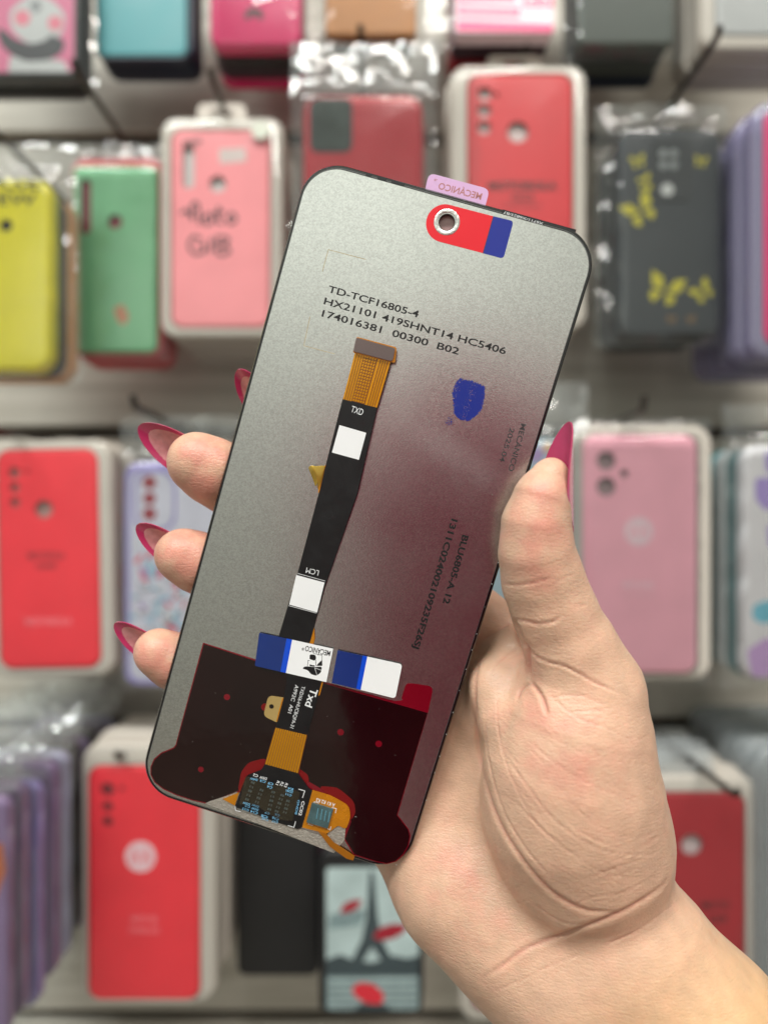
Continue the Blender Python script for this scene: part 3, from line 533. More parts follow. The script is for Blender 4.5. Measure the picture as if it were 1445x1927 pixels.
def silver_mat(name, base, rough, grain, scale=1900, metal=0.9):
    m = bpy.data.materials.new(name); m.use_nodes = True; nt = m.node_tree; b = nt.nodes['Principled BSDF']; N = nt.nodes.new; L = nt.links.new
    tc = N('ShaderNodeTexCoord'); nz = N('ShaderNodeTexNoise'); nz.inputs['Scale'].default_value = scale; nz.inputs['Detail'].default_value = 2.5; L(tc.outputs['Object'], nz.inputs['Vector'])
    vo = N('ShaderNodeTexVoronoi'); vo.inputs['Scale'].default_value = scale*0.75; L(tc.outputs['Object'], vo.inputs['Vector'])
    ad = N('ShaderNodeMath'); ad.operation = 'ADD'; L(nz.outputs['Fac'], ad.inputs[0]); L(vo.outputs['Distance'], ad.inputs[1])
    bp = N('ShaderNodeBump'); bp.inputs['Strength'].default_value = grain; bp.inputs['Distance'].default_value = 0.0004; L(ad.outputs[0], bp.inputs['Height']); L(bp.outputs[0], b.inputs['Normal'])
    mr = N('ShaderNodeMapRange'); mr.inputs[1].default_value = 0.3; mr.inputs[2].default_value = 0.7; mr.inputs[3].default_value = 0.87; mr.inputs[4].default_value = 1.13; gv = N('ShaderNodeTexVoronoi'); gv.inputs['Scale'].default_value = scale*0.62; L(tc.outputs['Object'], gv.inputs['Vector']); gs = N('ShaderNodeSeparateColor'); L(gv.outputs['Color'], gs.inputs[0]); ga = N('ShaderNodeMath'); ga.operation = 'MULTIPLY_ADD'; ga.inputs[1].default_value = 0.33; L(gs.outputs[0], ga.inputs[0]); gb = N('ShaderNodeMath'); gb.operation = 'MULTIPLY'; gb.inputs[1].default_value = 0.67; L(nz.outputs['Fac'], gb.inputs[0]); L(gb.outputs[0], ga.inputs[2]); L(ga.outputs[0], mr.inputs[0])
    sp = N('ShaderNodeTexNoise'); sp.inputs['Scale'].default_value = 45; sp.inputs['Detail'].default_value = 5; L(tc.outputs['Object'], sp.inputs['Vector'])
    # a greasy smear to the right of the ribbon, under the blue ink
    mp = N('ShaderNodeMapping'); sx, sy = z1(770, 1180); mp.vector_type = 'TEXTURE'; mp.inputs['Location'].default_value = (sx*MM, sy*MM, 0); mp.inputs['Rotation'].default_value = (0, 0, math.radians(-18)); mp.inputs['Scale'].default_value = (0.021, 0.0065, 1); L(tc.outputs['Object'], mp.inputs['Vector'])
    ln = N('ShaderNodeVectorMath'); ln.operation = 'LENGTH'; L(mp.outputs[0], ln.inputs[0])
    nm = N('ShaderNodeTexNoise'); nm.inputs['Scale'].default_value = 330; nm.inputs['Detail'].default_value = 5; nm.inputs['Distortion'].default_value = 1.2; L(tc.outputs['Object'], nm.inputs['Vector'])
    s2 = N('ShaderNodeMath'); s2.operation = 'MULTIPLY_ADD'; s2.inputs[1].default_value = 0.9; L(nm.outputs['Fac'], s2.inputs[0]); L(ln.outputs['Value'], s2.inputs[2])
    s3 = N('ShaderNodeMapRange'); s3.inputs[1].default_value = 0.65; s3.inputs[2].default_value = 1.35; s3.inputs[3].default_value = 1.0; s3.inputs[4].default_value = 0.0; L(s2.outputs[0], s3.inputs[0])
    ms = N('ShaderNodeVectorMath'); ms.operation = 'SCALE'; ms.inputs[0].default_value = base; L(mr.outputs[0], ms.inputs['Scale']); L(ms.outputs[0], b.inputs['Base Color'])
    mm_ = N('ShaderNodeMath'); mm_.operation = 'MULTIPLY_ADD'; mm_.inputs[1].default_value = -0.075; mm_.inputs[2].default_value = metal; L(s3.outputs[0], mm_.inputs[0]); L(mm_.outputs[0], b.inputs['Metallic'])
    rr = N('ShaderNodeMapRange'); rr.inputs[1].default_value = 0.3; rr.inputs[2].default_value = 0.7; rr.inputs[3].default_value = rough*0.92; rr.inputs[4].default_value = rough*1.08; L(sp.outputs['Fac'], rr.inputs[0]); L(rr.outputs[0], b.inputs['Roughness'])
    return m
silver = silver_mat('silver_reflector', (0.60, 0.605, 0.60), 0.24, 0.03, scale=4200, metal=1.0)
steel = silver_mat('grey_conductive_tape', (0.50, 0.47, 0.42), 0.45, 0.45, scale=3200, metal=0.7)
blackg = mat('black_glass_edge', (10, 10, 12), rough=0.18, coat=0.4)
black_sat = mat('black_flex_cover', (15, 15, 18), rough=0.42, var=0.12, vscale=300)
ink = mat('dark_ink', (10, 8, 12), rough=0.5); ink2 = mat('faded_ink', (58, 52, 54), rough=0.5, var=0.3, vscale=900); white_ink = mat('white_ink', (225, 228, 230), rough=0.5)
blue_ink = mat('pale_blue_ink', (120, 185, 225), rough=0.4)
gold = mat('gold_flex', (205, 130, 10), rough=0.26, metal=0.35, coat=0.5, var=0.12, vscale=250)
gold2 = mat('gold_trace', (228, 160, 30), rough=0.25, metal=0.6, coat=0.3); gold_dk = mat('gold_gap', (112, 58, 4), rough=0.35, coat=0.4)
tan_flex = mat('bare_flex', (165, 140, 85), rough=0.3, coat=0.5)
white_lab = mat('white_label', (236, 238, 240), rough=0.35, coat=0.3, var=0.015)
red_lab = mat('red_label', (222, 22, 40), rough=0.4, var=0.03); blue_lab = mat('blue_label', (24, 40, 140), rough=0.4, var=0.05)
navy = mat('navy_sticker', (16, 44, 112), rough=0.25, coat=0.4, var=0.06); bright = mat('bright_blue_sticker', (0, 72, 205), rough=0.25, coat=0.4, var=0.03)
# --- glass body
hw = 37.0; hh = 168.5/2
def prect(i, r, zt_=0, zb=0): return [(x, y) for x, y in rrect(-hw+i, -hh+i, hw-i, hh-i, r, 12)]
HX, HY = zt(388, 570)                                   # camera hole
bm = bmesh.new()
rings = [(prect(0.95, 8.6), -0.02), (prect(0.35, 9.2), -0.02), (prect(0.05, 9.5), -0.35), (prect(0.0, 9.5), -0.8), (prect(0.05, 9.5), -1.5), (prect(0.45, 9.1), -1.95)]
lp = []
for o, z in rings: lp.append([bm.verts.new((x, y, z)) for x, y in o])
for a, b in zip(lp, lp[1:]):
    for i in range(len(a)): bm.faces.new((a[i], a[(i+1) % len(a)], b[(i+1) % len(a)], b[i]))
def fill_h(loop, holes):
    e = [bm.edges.get((loop[i], loop[(i+1) % len(loop)])) for i in range(len(loop))]
    for h in holes: e += [bm.edges.get((h[i], h[(i+1) % len(h)])) for i in range(len(h))]
    bmesh.ops.triangle_fill(bm, use_beauty=True, use_dissolve=False, edges=e)
hc = circ(HX, HY, 1.95, n=32); h0 = [bm.verts.new((x, y, -0.02)) for x, y in hc]; h1 = [bm.verts.new((x, y, -1.95)) for x, y in hc]
for i in range(32): bm.faces.new((h0[i], h0[(i+1) % 32], h1[(i+1) % 32], h1[i]))
fill_h(lp[0], [h0]); fill_h(lp[-1], [h1])
bmobj('glass_body', bm, blackg, screen, auto=40)
lip = mat('edge_lip_grey', (120, 120, 122), rough=0.3, metal=0.5)
o_ = prect(0.82, 8.8); i_ = prect(0.93, 8.7)
sheet('edge_lip', o_, 0.03, 0.06, lip, holes=[i_])
# --- silver back
back_o = [(x, y) for x, y in rrect(-hw+0.93, -hh+1.05, hw-0.93, hh-1.2, 8.5, 12)]
sheet('reflector_back', back_o, 0.10, 0.10, silver, holes=[circ(HX, HY, 2.05, n=36)])
# raised silver ring round the camera hole
bm = bmesh.new(); prev = None
for r_, z_ in ((3.15, 0.17), (3.0, 0.24), (2.5, 0.24), (2.2, 0.12), (2.1, -0.6)):
    ring = [bm.verts.new((x, y, z_)) for x, y in circ(HX, HY, r_, n=40)]
    if prev:
        for k in range(40): bm.faces.new((prev[k], prev[(k+1) % 40], ring[(k+1) % 40], ring[k]))
    prev = ring
bmobj('hole_ring', bm, silver_mat('ring_silver', (0.78, 0.78, 0.76), 0.3, 0.2), screen, auto=60)
sheet('hole_film', circ(HX, HY, 1.94, n=32), -1.7, 0.1, mat('pink_film_in_hole', (205, 160, 160), rough=0.3, coat=0.5))
# --- top label, red and blue
a0 = zt(285, 545); ctr = zt(375, 565)
e_top = zt(806, 516); e_bot = zt(712, 850)
pts = []
rl = math.hypot(*(np.array(zt(806, 516))-np.array(zt(712, 850))))/2
mid = (np.array(e_top)+np.array(e_bot))/2; ax = np.array(e_top)-np.array(e_bot); ax = ax/np.linalg.norm(ax); nx_ = np.array((-ax[1], ax[0]))
ln_ = float((mid-np.array(zt(200, 560)))@(-nx_))-rl
if ln_ < 0: nx_ = -nx_; ln_ = float((mid-np.array(zt(200, 560)))@(-nx_))-rl
cc = mid+nx_*ln_
pts = [tuple(mid+ax*rl)]+[tuple(cc+ax*rl*math.cos(t)+nx_*rl*math.sin(t)) for t in np.linspace(0, math.pi, 24)]+[tuple(mid-ax*rl)]
sheet('round_end_label', pts, 0.16, 0.05, red_lab, holes=[circ(HX, HY, 3.1, n=36)])
sheet('blue_label_end', rpoly([zt(812, 517), zt(992, 560), zt(900, 902), zt(718, 852)], [0.05, 1.0, 1.0, 0.05]), 0.16, 0.05, blue_lab)
sheet('label_slit', [zt(806, 516), zt(812, 517), zt(718, 853), zt(712, 851)], 0.162, 0.05, mat('slit_grey', (60, 50, 70)))
# --- pull tab of the front film, standing out over the top edge
tabm = mat('pink_pull_tab', (214, 172, 214), rough=0.3, coat=0.3, sss=0.1, var=0.03)
sheet('pull_tab', rpoly([zt(175, 330), zt(225, 105), zt(780, 255), zt(720, 480)], [0.2, 1.7, 1.7, 0.2]), -1.2, 0.12, tabm)
print_on('tab_lettering', 'MECÁNICO', mat('tab_print', (178, 118, 118), rough=0.5), zt(698, 352), zt(306, 250), 1.62, -1.19, mirror=True)
print_on('tab_trademark', 'TM', mat('tab_print', ()), zt(298, 184), zt(272, 178), 0.5, -1.19, mirror=True)
# --- dark strips of the top edge
dk = mat('top_edge_black', (22, 22, 26), rough=0.4)
sheet('top_edge_strip', [zt(895, 452), S(1084, 432), S(1081, 441), zt(905, 492)], -0.05, 0.7, dk)
sheet('top_edge_print_strip', [zt(893, 453), zt(1275, 562), zt(1266, 590), zt(885, 478)], 0.13, 0.06, dk)
print_on('edge_lettering', 'X6711/X6823/B7', white_ink, zt(1262, 575), zt(905, 470), 0.62, 0.16, bold=-.6)
for a, b_ in ((690, 700), (712, 728), (738, 762)): sheet('top_edge_nick', [S(a, 325+(a-690)*.277), S(b_, 325+(b_-690)*.277), S(b_-2, 331+(b_-690)*.277), S(a-2, 331+(a-690)*.277)], 0.12, 0.03, dk)
# --- printed codes
print_on('code_line', 'TD-TCF16805-4', ink, z1(282, 556), z1(632, 656), 1.72, 0.115)
print_on('code_line', 'HX21101 419SHNT14 HC5406', ink, z1(266, 603), z1(970, 799), 1.72, 0.115)
print_on('code_line', '174016381  00300  B02', ink, z1(258, 651), z1(788, 800), 1.72, 0.115)
print_on('side_code_line', 'BLU6805-A 12', ink, z2(1133, 255), z2(1043, 565), 1.6, 0.115, bold=.5)
print_on('side_code_line', '1311C024002109235F26SJ', ink, z2(1083, 182), z2(908, 768), 1.6, 0.115, bold=.5)
print_on('maker_print', 'MECÁNICO', ink2, z1(1033, 1066), z1(982, 1250), 1.35, 0.115)
print_on('date_print', '2025.04', ink2, z1(990, 1082), z1(948, 1213), 1.25, 0.115)
# --- thin tan outline left by the backing paper
tanl = mat('tan_trace', (172, 160, 132), rough=0.5)
for a, b_ in (((285, 392), (430, 430)), ((285, 392), (262, 478)), ((214, 652), (190, 765)), ((190, 765), (310, 797))):
    p, q = Vector(z1(*a)), Vector(z1(*b_)); d = (q-p).normalized(); n_ = Vector((-d.y, d.x))*0.09
    sheet('tan_outline', [tuple(p+n_), tuple(q+n_), tuple(q-n_), tuple(p-n_)], 0.108, 0.02, tanl)
# --- blue ink stamp, ragged
def ink_mat():
    m = bpy.data.materials.new('blue_stamp_ink'); m.use_nodes = True; nt = m.node_tree; b = nt.nodes['Principled BSDF']; N = nt.nodes.new; L = nt.links.new
    b.inputs['Base Color'].default_value = (*lin((10, 34, 128)), 1); b.inputs['Roughness'].default_value = 0.4
    tc = N('ShaderNodeTexCoord'); mp = N('ShaderNodeMapping'); mp.inputs['Rotation'].default_value = (0, 0, math.radians(8)); mp.inputs['Scale'].default_value = (900, 420, 1); L(tc.outputs['Object'], mp.inputs['Vector'])
    nz = N('ShaderNodeTexNoise'); nz.inputs['Detail'].default_value = 6; nz.inputs['Roughness'].default_value = 0.65; L(mp.outputs[0], nz.inputs['Vector'])
    at_ = N('ShaderNodeAttribute'); at_.attribute_name = 'cover'
    s = N('ShaderNodeMath'); s.operation = 'SUBTRACT'; L(at_.outputs['Fac'], s.inputs[0]); L(nz.outputs['Fac'], s.inputs[1])
    r = N('ShaderNodeMapRange'); r.inputs[1].default_value = -0.03; r.inputs[2].default_value = 0.03; L(s.outputs[0], r.inputs[0]); L(r.outputs[0], b.inputs['Alpha'])
    return m
core = P2([(795, 892), (818, 898), (850, 905), (893, 925), (890, 970), (880, 1012), (862, 1035), (830, 1058), (795, 1052), (772, 1030), (770, 990), (765, 950), (780, 905)], z1)
x0 = min(p[0] for p in core)-5; x1 = max(p[0] for p in core)+3; y0 = min(p[1] for p in core)-4; y1 = max(p[1] for p in core)+2
nxg, nyg = 44, 50; vs = []; cov = []
cp = np.array(core)
def inside_d(x, y):
    best = 1e9; ins = False
    for i in range(len(cp)):
        ax_, ay_ = cp[i-1]; bx, by = cp[i]
        t = max(0, min(1, ((x-ax_)*(bx-ax_)+(y-ay_)*(by-ay_))/((bx-ax_)**2+(by-ay_)**2))); best = min(best, math.hypot(x-ax_-t*(bx-ax_), y-ay_-t*(by-ay_)))
        if (ay_ > y) != (by > y) and x < ax_+(y-ay_)/(by-ay_)*(bx-ax_): ins = not ins
    return best if ins else -best
tlx, tly = z1(755, 1060)
for j in range(nyg+1):
    for i in range(nxg+1):
        x = x0+(x1-x0)*i/nxg; y = y0+(y1-y0)*j/nyg; d = inside_d(x, y); vs.append((x, y, 0.115))
        c = 0.5+0.36*max(-1.2, min(0.34+0.12*math.sin(x*1.7)+0.05*math.sin(y*3.1), d/0.7))
        if d < 0: c = max(c, 0.49*math.exp(-((x-tlx)**2+(y-tly)**2)/6.0))
        cov.append(c)
fs = [(j*(nxg+1)+i, j*(nxg+1)+i+1, (j+1)*(nxg+1)+i+1, (j+1)*(nxg+1)+i) for j in range(nyg) for i in range(nxg)]
st = mesh('blue_ink_stamp', vs, fs, ink_mat(), screen); at = st.data.attributes.new('cover', 'FLOAT', 'POINT'); at.data.foreach_set('value', cov)
# --- dark red film over the lower end: red film with a black printed layer
film_red = mat('red_film', (112, 6, 24), rough=0.16, coat=0.3); film_blk = mat('dark_film', (27, 7, 8), rough=0.08, coat=0.0, spec=0.55, var=0.3, vscale=40, bump=0.12, bscale=50)
F = [(320, 70), (560, 135), (690, 200), (860, 245), (1200, 335)]
film = P2([(320, 70), (860, 243), (1185, 334)], z3)+rpoly(P2([(1216, 326), (1238, 250), (1362, 268), (1338, 385)], z3), [0.5, 1.3, 1.6, 0.05])+P2([(1200, 850), (1250, 915), (1258, 945), (1250, 990), (1226, 1032), (1192, 1062), (1150, 1073), (1100, 1062), (1000, 1032)], z3)+P2([(958, 962), (925, 900), (470, 745)], z3)+P2([(335, 800), (270, 785), (200, 762), (140, 735), (100, 704), (82, 668), (82, 632), (98, 596), (130, 568), (186, 545), (197, 530), (203, 505)], z3)
sheet('red_film', film, 0.16, 0.05, film_red)
ed = 2.5
dots = [(428, 316, 15), (310, 644, 14), (942, 475, 15.5), (1114, 528, 15.5)]
blk = P2([(324, 76), (858, 252), (1335, 388)], z3)+P2([(1196, 851), (1246, 916), (1254, 945), (1246, 988), (1223, 1028), (1190, 1058), (1150, 1069), (1100, 1058), (1004, 1028)], z3)+P2([(962, 958), (990, 880), (985, 800), (925, 725), (850, 728), (800, 700), (760, 645), (600, 605), (530, 640), (495, 690), (485, 738)], z3)+P2([(338, 795), (270, 780), (200, 757), (142, 730), (104, 701), (86, 667), (86, 634), (101, 600), (132, 572), (189, 549), (200, 533), (206, 507)], z3)
sheet('dark_film', blk, 0.19, 0.02, film_blk, holes=[circ(*z3(a, b_), r_/2.4083*0.1365, n=20) for a, b_, r_ in dots])
rr_ = mat('red_adhesive', (112, 4, 8), rough=0.4)
sheet('red_adhesive', rpoly(P2([(478, 740), (492, 655), (525, 612), (602, 592), (640, 640), (560, 700), (510, 760)], z3), 1.2), 0.215, 0.02, rr_)
sheet('red_adhesive', rpoly(P2([(740, 630), (795, 668), (800, 705), (770, 705)], z3), 0.8), 0.215, 0.02, rr_)
sheet('red_adhesive', rpoly(P2([(838, 718), (930, 725), (1005, 790), (1010, 845), (985, 878), (940, 800)], z3), 1.8), 0.215, 0.02, rr_)
sheet('red_adhesive', circ(*z3(600, 362), 1.0, n=20), 0.215, 0.02, rr_)
# --- grey conductive tape folded over the bottom edge
tp = rpoly(P2([(330, 797), (352, 787), (475, 748), (468, 826), (745, 912), (770, 914), (868, 948), (925, 905), (940, 893), (966, 893), (960, 962), (912, 1022)], z3), [0.3, .3, .1, .1, .1, .1, .1, .1, .3, .3, .1, .2])
sheet('grey_tape', tp, 0.24, 0.04, steel)
# --- ribbon cable
def ribbon(name, L_, R_, z, th, m, parent=None): return sheet(name, L_+R_[::-1], z, th, m, parent)
cable = sheet('ribbon_cable', [zf(492, 745), zf(852, 838), zf(640, 1750), z2(508, 500), z2(445, 735), zs_(470, 200), zs_(230, 180), z2(300, 720), z2(388, 430), z2(485, 70), zf(250, 1700), zf(310, 1450)], 0.45, 0.12, black_sat)
sheet('cable_dark_end', [zs_(285, 410), zs_(610, 480), zs_(478, 972), zs_(190, 905), zs_(262, 640), zs_(290, 500)], 0.47, 0.12, black_sat)
sheet('cable_gold_edge', [zs_(512, 0), zs_(540, 10), zs_(545, 100), zs_(520, 200), zs_(480, 160)], 0.42, 0.1, gold)
sheet('cable_gold_edge', [zs_(575, 470), zs_(622, 485), zs_(590, 610), zs_(575, 620), zs_(590, 540)], 0.40, 0.1, gold)
def gold_run(Lt, Rt, Lb, Rb, z, pattern, parent):
    g = sheet('gold_ribbon', [Lt, Rt, Rb, Lb], z, 0.1, gold_dk, parent)
    Lt, Rt, Lb, Rb = map(Vector, (Lt, Rt, Lb, Rb)); bm = bmesh.new()
    for a, b_, dash in pattern:
        seg = 16 if dash else 1
        for k in range(seg):
            t0, t1 = k/seg, (k+(0.72 if dash else 1))/seg
            q = []
            for s_, t_ in ((a, t0), (b_, t0), (b_, t1), (a, t1)):
                if dash: s_ = s_+(0.006 if t_ == t0 else -0.006)
                q.append((Lt.lerp(Rt, s_)).lerp(Lb.lerp(Rb, s_), t_))
            tp_ = [bm.verts.new((p.x, p.y, z+0.035)) for p in q]; bt = [bm.verts.new((p.x, p.y, z+0.002)) for p in q]
            bm.faces.new(tp_)
            for i in range(4): bm.faces.new((tp_[i], tp_[(i+1) % 4], bt[(i+1) % 4], bt[i]))
    t = bmobj('copper_traces', bm, gold2, g, smooth=False); t['kind'] = 'stuff'
pat = [(0.0, .05, 0), (.075, .115, 0), (.14, .18, 0), (.205, .245, 0)]+[(0.27+i*0.072, 0.27+i*0.072+0.05, 1) for i in range(5)]+[(0.64, 0.71, 0), (.735, .775, 0), (.80, .84, 0), (.865, .905, 0), (.93, .99, 0)]
pat_old = [(0.0, .06, 0)]+[(0.075+i*0.03, 0.075+i*0.03+0.02, 0) for i in range(6)]+[(0.27+i*0.043, 0.27+i*0.043+0.03, 1) for i in range(8)]+[(0.62, 0.70, 0)]+[(0.71+i*0.032, 0.71+i*0.032+0.02, 0) for i in range(9)]
gold_run(zf(622, 262), zf(1000, 360), zf(494, 750), zf(856, 840), 0.42, pat, cable)
pat2 = [(0.02+i*0.07, 0.02+i*0.07+0.045, 0) for i in range(14)]
pat2_old = [(0.02+i*0.035, 0.02+i*0.035+0.022, 0) for i in range(7)]+[(0.27+i*0.032, .27+i*.032+0.022, 0) for i in range(12)]+[(0.66+i*0.036, .66+i*.036+.026, 0) for i in range(9)]
gold_run(zs_(188, 903), zs_(476, 974), zc(408, 85), zc(735, 175), 0.42, pat2, cable)
# connector at the free end
sheet('connector_backing', rpoly([zf(640, 92), zf(1062, 205), zf(1045, 370), zf(600, 262)], 0.55), 0.46, 0.12, gold, cable)
sheet('connector', rpoly([zf(640, 105), zf(1048, 218), zf(1020, 356), zf(608, 248)], [0.5, .3, .8, .3]), 1.2, 0.75, mat('connector_grey', (98, 84, 82), rough=0.35, coat=0.2, var=0.1), cable)
# white labels (codes left out) and lettering
wl = sheet('code_label', [zf(458, 1023), zf(740, 1105), zf(662, 1390), zf(378, 1312)], 0.50, 0.04, white_lab, cable)
print_on('cable_lettering', 'TXD', white_ink, zf(574, 882), zf(697, 922), 1.75*0.95, 0.456, cable, bold=-.6)
wl2 = sheet('code_label', [z2(383, 436), z2(510, 470), z2(476, 606), z2(350, 570)], 0.50, 0.04, white_lab, cable)
for a, b_ in (((390, 429), (513, 463)), ((347, 575), (473, 609))):
    p, q = Vector(z2(*a)), Vector(z2(*b_)); d = (q-p).normalized(); n_ = Vector((-d.y, d.x))*0.06
    sheet('label_line', [tuple(p+n_), tuple(q+n_), tuple(q-n_), tuple(p-n_)], 0.46, 0.02, white_ink, cable)
print_on('cable_lettering', 'LCM', white_ink, z2(486, 416), z2(430, 402), 1.45, 0.456, cable, bold=-.6)
# faint embossed rings on the black cover
for a, b_, r_ in ((640, 910, 8), (620, 968, 8), (556, 1182, 7)):
    p = S(a, b_); sheet('embossed_ring', circ(*p, r_*0.1335, n=20), 0.462, 0.02, mat('embossed_black', (24, 24, 27), rough=0.5), cable, holes=[circ(*p, r_*0.1335-0.15, n=20)])
# crumpled gold tab at the cable's left edge
def crumple():
    a = [zf(312, 1440), zf(270, 1600), zf(232, 1735)]; b_ = [zf(215, 1462), zf(250, 1580), zf(218, 1660)]; c = [zf(130, 1470), zf(165, 1545), zf(205, 1690)]; m_ = [zf(170, 1440), zf(205, 1500), zf(240, 1600)]
    rows = [(a, 0.42), (b_, 1.7), (m_, 2.6), (c, 1.3)]; vs = []; fs = []; n_ = 9
    for r_, z_ in rows:
        P_ = [Vector(p) for p in r_]
        for j in range(n_):
            t = j/(n_-1); p = P_[0]*(1-t)**2+P_[1]*2*t*(1-t)+P_[2]*t*t; vs.append((p.x, p.y, z_*(1-0.35*t)+0.25*math.sin(5*t)))
    for i in range(len(rows)-1):
        for j in range(n_-1): fs.append((i*n_+j, i*n_+j+1, (i+1)*n_+j+1, (i+1)*n_+j))
    o = mesh('crumpled_tab', vs, fs, mat('gold_foil', (205, 170, 70), rough=0.22, metal=0.5, coat=0.6), cable, smooth=True)
    so = o.modifiers.new('s', 'SOLIDIFY'); so.thickness = 0.08*MM; sb = o.modifiers.new('b', 'SUBSURF'); sb.levels = 2; sb.render_levels = 2
crumple()
sheet('gold_tab_root', [zf(312, 1440), zf(255, 1735), zf(228, 1738), zf(275, 1480)], 0.40, 0.1, gold, cable)
# lug with a hole
sheet('screw_lug', rpoly([zs_(268, 636), zs_(125, 615), zs_(78, 800), zs_(190, 855), zs_(215, 860)], [0.3, 1.3, 1.3, .8, .1]), 0.40, 0.1, tan_flex, cable, holes=[circ(*zs_(153, 716), 0.62, n=20)])
sheet('lug_hole_floor', circ(*zs_(153, 716), 0.6, n=20), 0.32, 0.02, mat('hole_dark', (20, 12, 6)), cable)
sheet('gold_lug_edge', [zs_(268, 636), zs_(250, 640), zs_(195, 850), zs_(210, 858)], 0.43, 0.06, gold, cable)
# lettering down the cable
print_on('cable_lettering', 'Txd', white_ink, zs_(512, 545), zs_(455, 706), 2.0, 0.476, cable)
print_on('cable_lettering', 'TXDX6-HUCBQPA-31', white_ink, zs_(428, 528), zs_(322, 905), 0.95, 0.476, cable, bold=-.6)
print_on('cable_lettering', 'A992C  A01', white_ink, zs_(368, 516), zs_(300, 770), 1.0, 0.476, cable, bold=-.6)
# component board
board = sheet('component_board', rpoly([zc(410, 85), zc(735, 178), zc(835, 318), zc(870, 340), zc(768, 702), zc(722, 716), zc(118, 500), zc(175, 345), zc(235, 195), zc(375, 140)], [.1, .1, .4, .1, .1, .1, .2, .6, .6, .4]), 0.50, 0.2, black_sat)
sheet('gold_board_edge', [zc(228, 195), zc(160, 360), zc(0, 425), zc(118, 490), zc(165, 345)], 0.40, 0.1, gold, board)
cover = mat('amber_cover', (70, 62, 44), rough=0.12, coat=0.6, alpha=0.38, var=0.2, vscale=300)
bm = bmesh.new(); bm2 = bmesh.new()
def chip(bm, c, ang, lx, ly, z, h):
    vs_ = []
    for zz in (z, z+h):
        for dx, dy in ((-1, -1), (1, -1), (1, 1), (-1, 1)):
            x = dx*lx/2; y = dy*ly/2; vs_.append(bm.verts.new((c[0]+x*math.cos(ang)-y*math.sin(ang), c[1]+x*math.sin(ang)+y*math.cos(ang), zz)))
    for f in ((0, 1, 2, 3), (4, 5, 6, 7), (0, 1, 5, 4), (1, 2, 6, 5), (2, 3, 7, 6), (3, 0, 4, 7)): bm.faces.new([vs_[i] for i in f])
rows = [((295, 262), (240, 425), 5), ((380, 335), (335, 450), 4), ((492, 355), (455, 520), 5), ((580, 385), (525, 540), 5), ((635, 440), (605, 550), 4)]
chip_m = mat('chip_dark', (44, 52, 60), rough=0.3, coat=0.4); chip_e = mat('chip_silver', (150, 170, 172), rough=0.3, metal=0.7)
for a, b_, k in rows:
    A = Vector(zc(*a)); B = Vector(zc(*b_)); d = B-A; ang = math.atan2(d.y, d.x)
    for i in range(k):
        p = A.lerp(B, i/(k-1)); bmc = bmesh.new(); chip(bmc, p, ang, 0.42, 0.75, 0.5, 0.32)
        co_ = bmobj('chip', bmc, chip_m if i % 2 else mat('chip_slate', (78, 98, 104), rough=0.3, coat=0.4), board, smooth=False)
        for s_ in (-1, 1):
            q = p+Vector((-d.y, d.x)).normalized()*0.36*s_; chip(bm2, q, ang, 0.44, 0.16, 0.5, 0.34)
bm2_o = bmobj('solder_ends', bm2, chip_e, board, smooth=False); bm2_o['kind'] = 'stuff'
sheet('amber_cover', rpoly([zc(225, 200), zc(330, 210), zc(690, 320), zc(755, 355), zc(680, 628), zc(560, 615), zc(420, 540), zc(330, 470), zc(165, 470)], 0.4), 0.95, 0.05, cover, board)
for a, b_, c_ in ((( 738, 328), (797, 345), (775, 410)), ((122, 495), (128, 535), (178, 545)), ((635, 680), (692, 697), (708, 640))):
    for p_, q_ in ((a, b_), (b_, c_)):
        p, q = Vector(zc(*p_)), Vector(zc(*q_)); d = (q-p).normalized(); n_ = Vector((-d.y, d.x))*0.09
        sheet('corner_mark', [tuple(p+n_-d*.05), tuple(q+n_+d*.05), tuple(q-n_+d*.05), tuple(p-n_-d*.05)], 0.52+random.random()*.01, 0.02, white_ink, board)
def small(s, a, b_, h, z, m): print_on('board_lettering', s, m, zc(*a), zc(*b_), h, z, board)
small('C2', (352, 182), (305, 168), 0.72, 1.0, white_ink); small('D5W', (436, 210), (368, 190), 0.72, 1.0, white_ink)
small('D4W', (345, 222), (275, 205), 0.6, 1.0, blue_ink); small('C3', (425, 240), (370, 226), 0.6, 1.0, blue_ink)
small('C9', (497, 262), (448, 248), 0.7, 1.0, blue_ink); small('C4', (490, 295), (440, 280), 0.7, 1.0, blue_ink)
for i, (x, y) in enumerate(((520, 268), (560, 278), (600, 290))): small('R'+'123'[i], (x+16, y-32), (x-2, y+4), 0.72, 1.0, white_ink)
small('R4', (690, 312), (640, 298), 0.66, 1.0, blue_ink); small('ZD81', (690, 340), (620, 322), 0.6, 1.0, blue_ink); small('C11', (675, 372), (618, 356), 0.6, 1.0, blue_ink)
small('CC02', (770, 440), (735, 580), 0.8, 0.53, white_ink); small('GND8', (728, 430), (700, 570), 0.6, 0.53, blue_ink)
small('D2W', (272, 460), (205, 438), 0.6, 1.0, blue_ink); small('C5', (270, 490), (220, 475), 0.6, 0.55, blue_ink); small('C13', (258, 525), (195, 505), 0.6, 0.55, blue_ink)
small('D1W', (355, 490), (290, 466), 0.6, 0.55, blue_ink); small('C14', (345, 550), (275, 528), 0.7, 0.55, blue_ink); small('D3W', (350, 520), (285, 498), 0.6, 0.55, blue_ink)
small('C7', (458, 555), (415, 540), 0.6, 0.55, blue_ink); small('C8', (440, 590), (378, 570), 0.7, 0.55, blue_ink); small('C10', (445, 620), (385, 600), 0.6, 0.55, blue_ink)
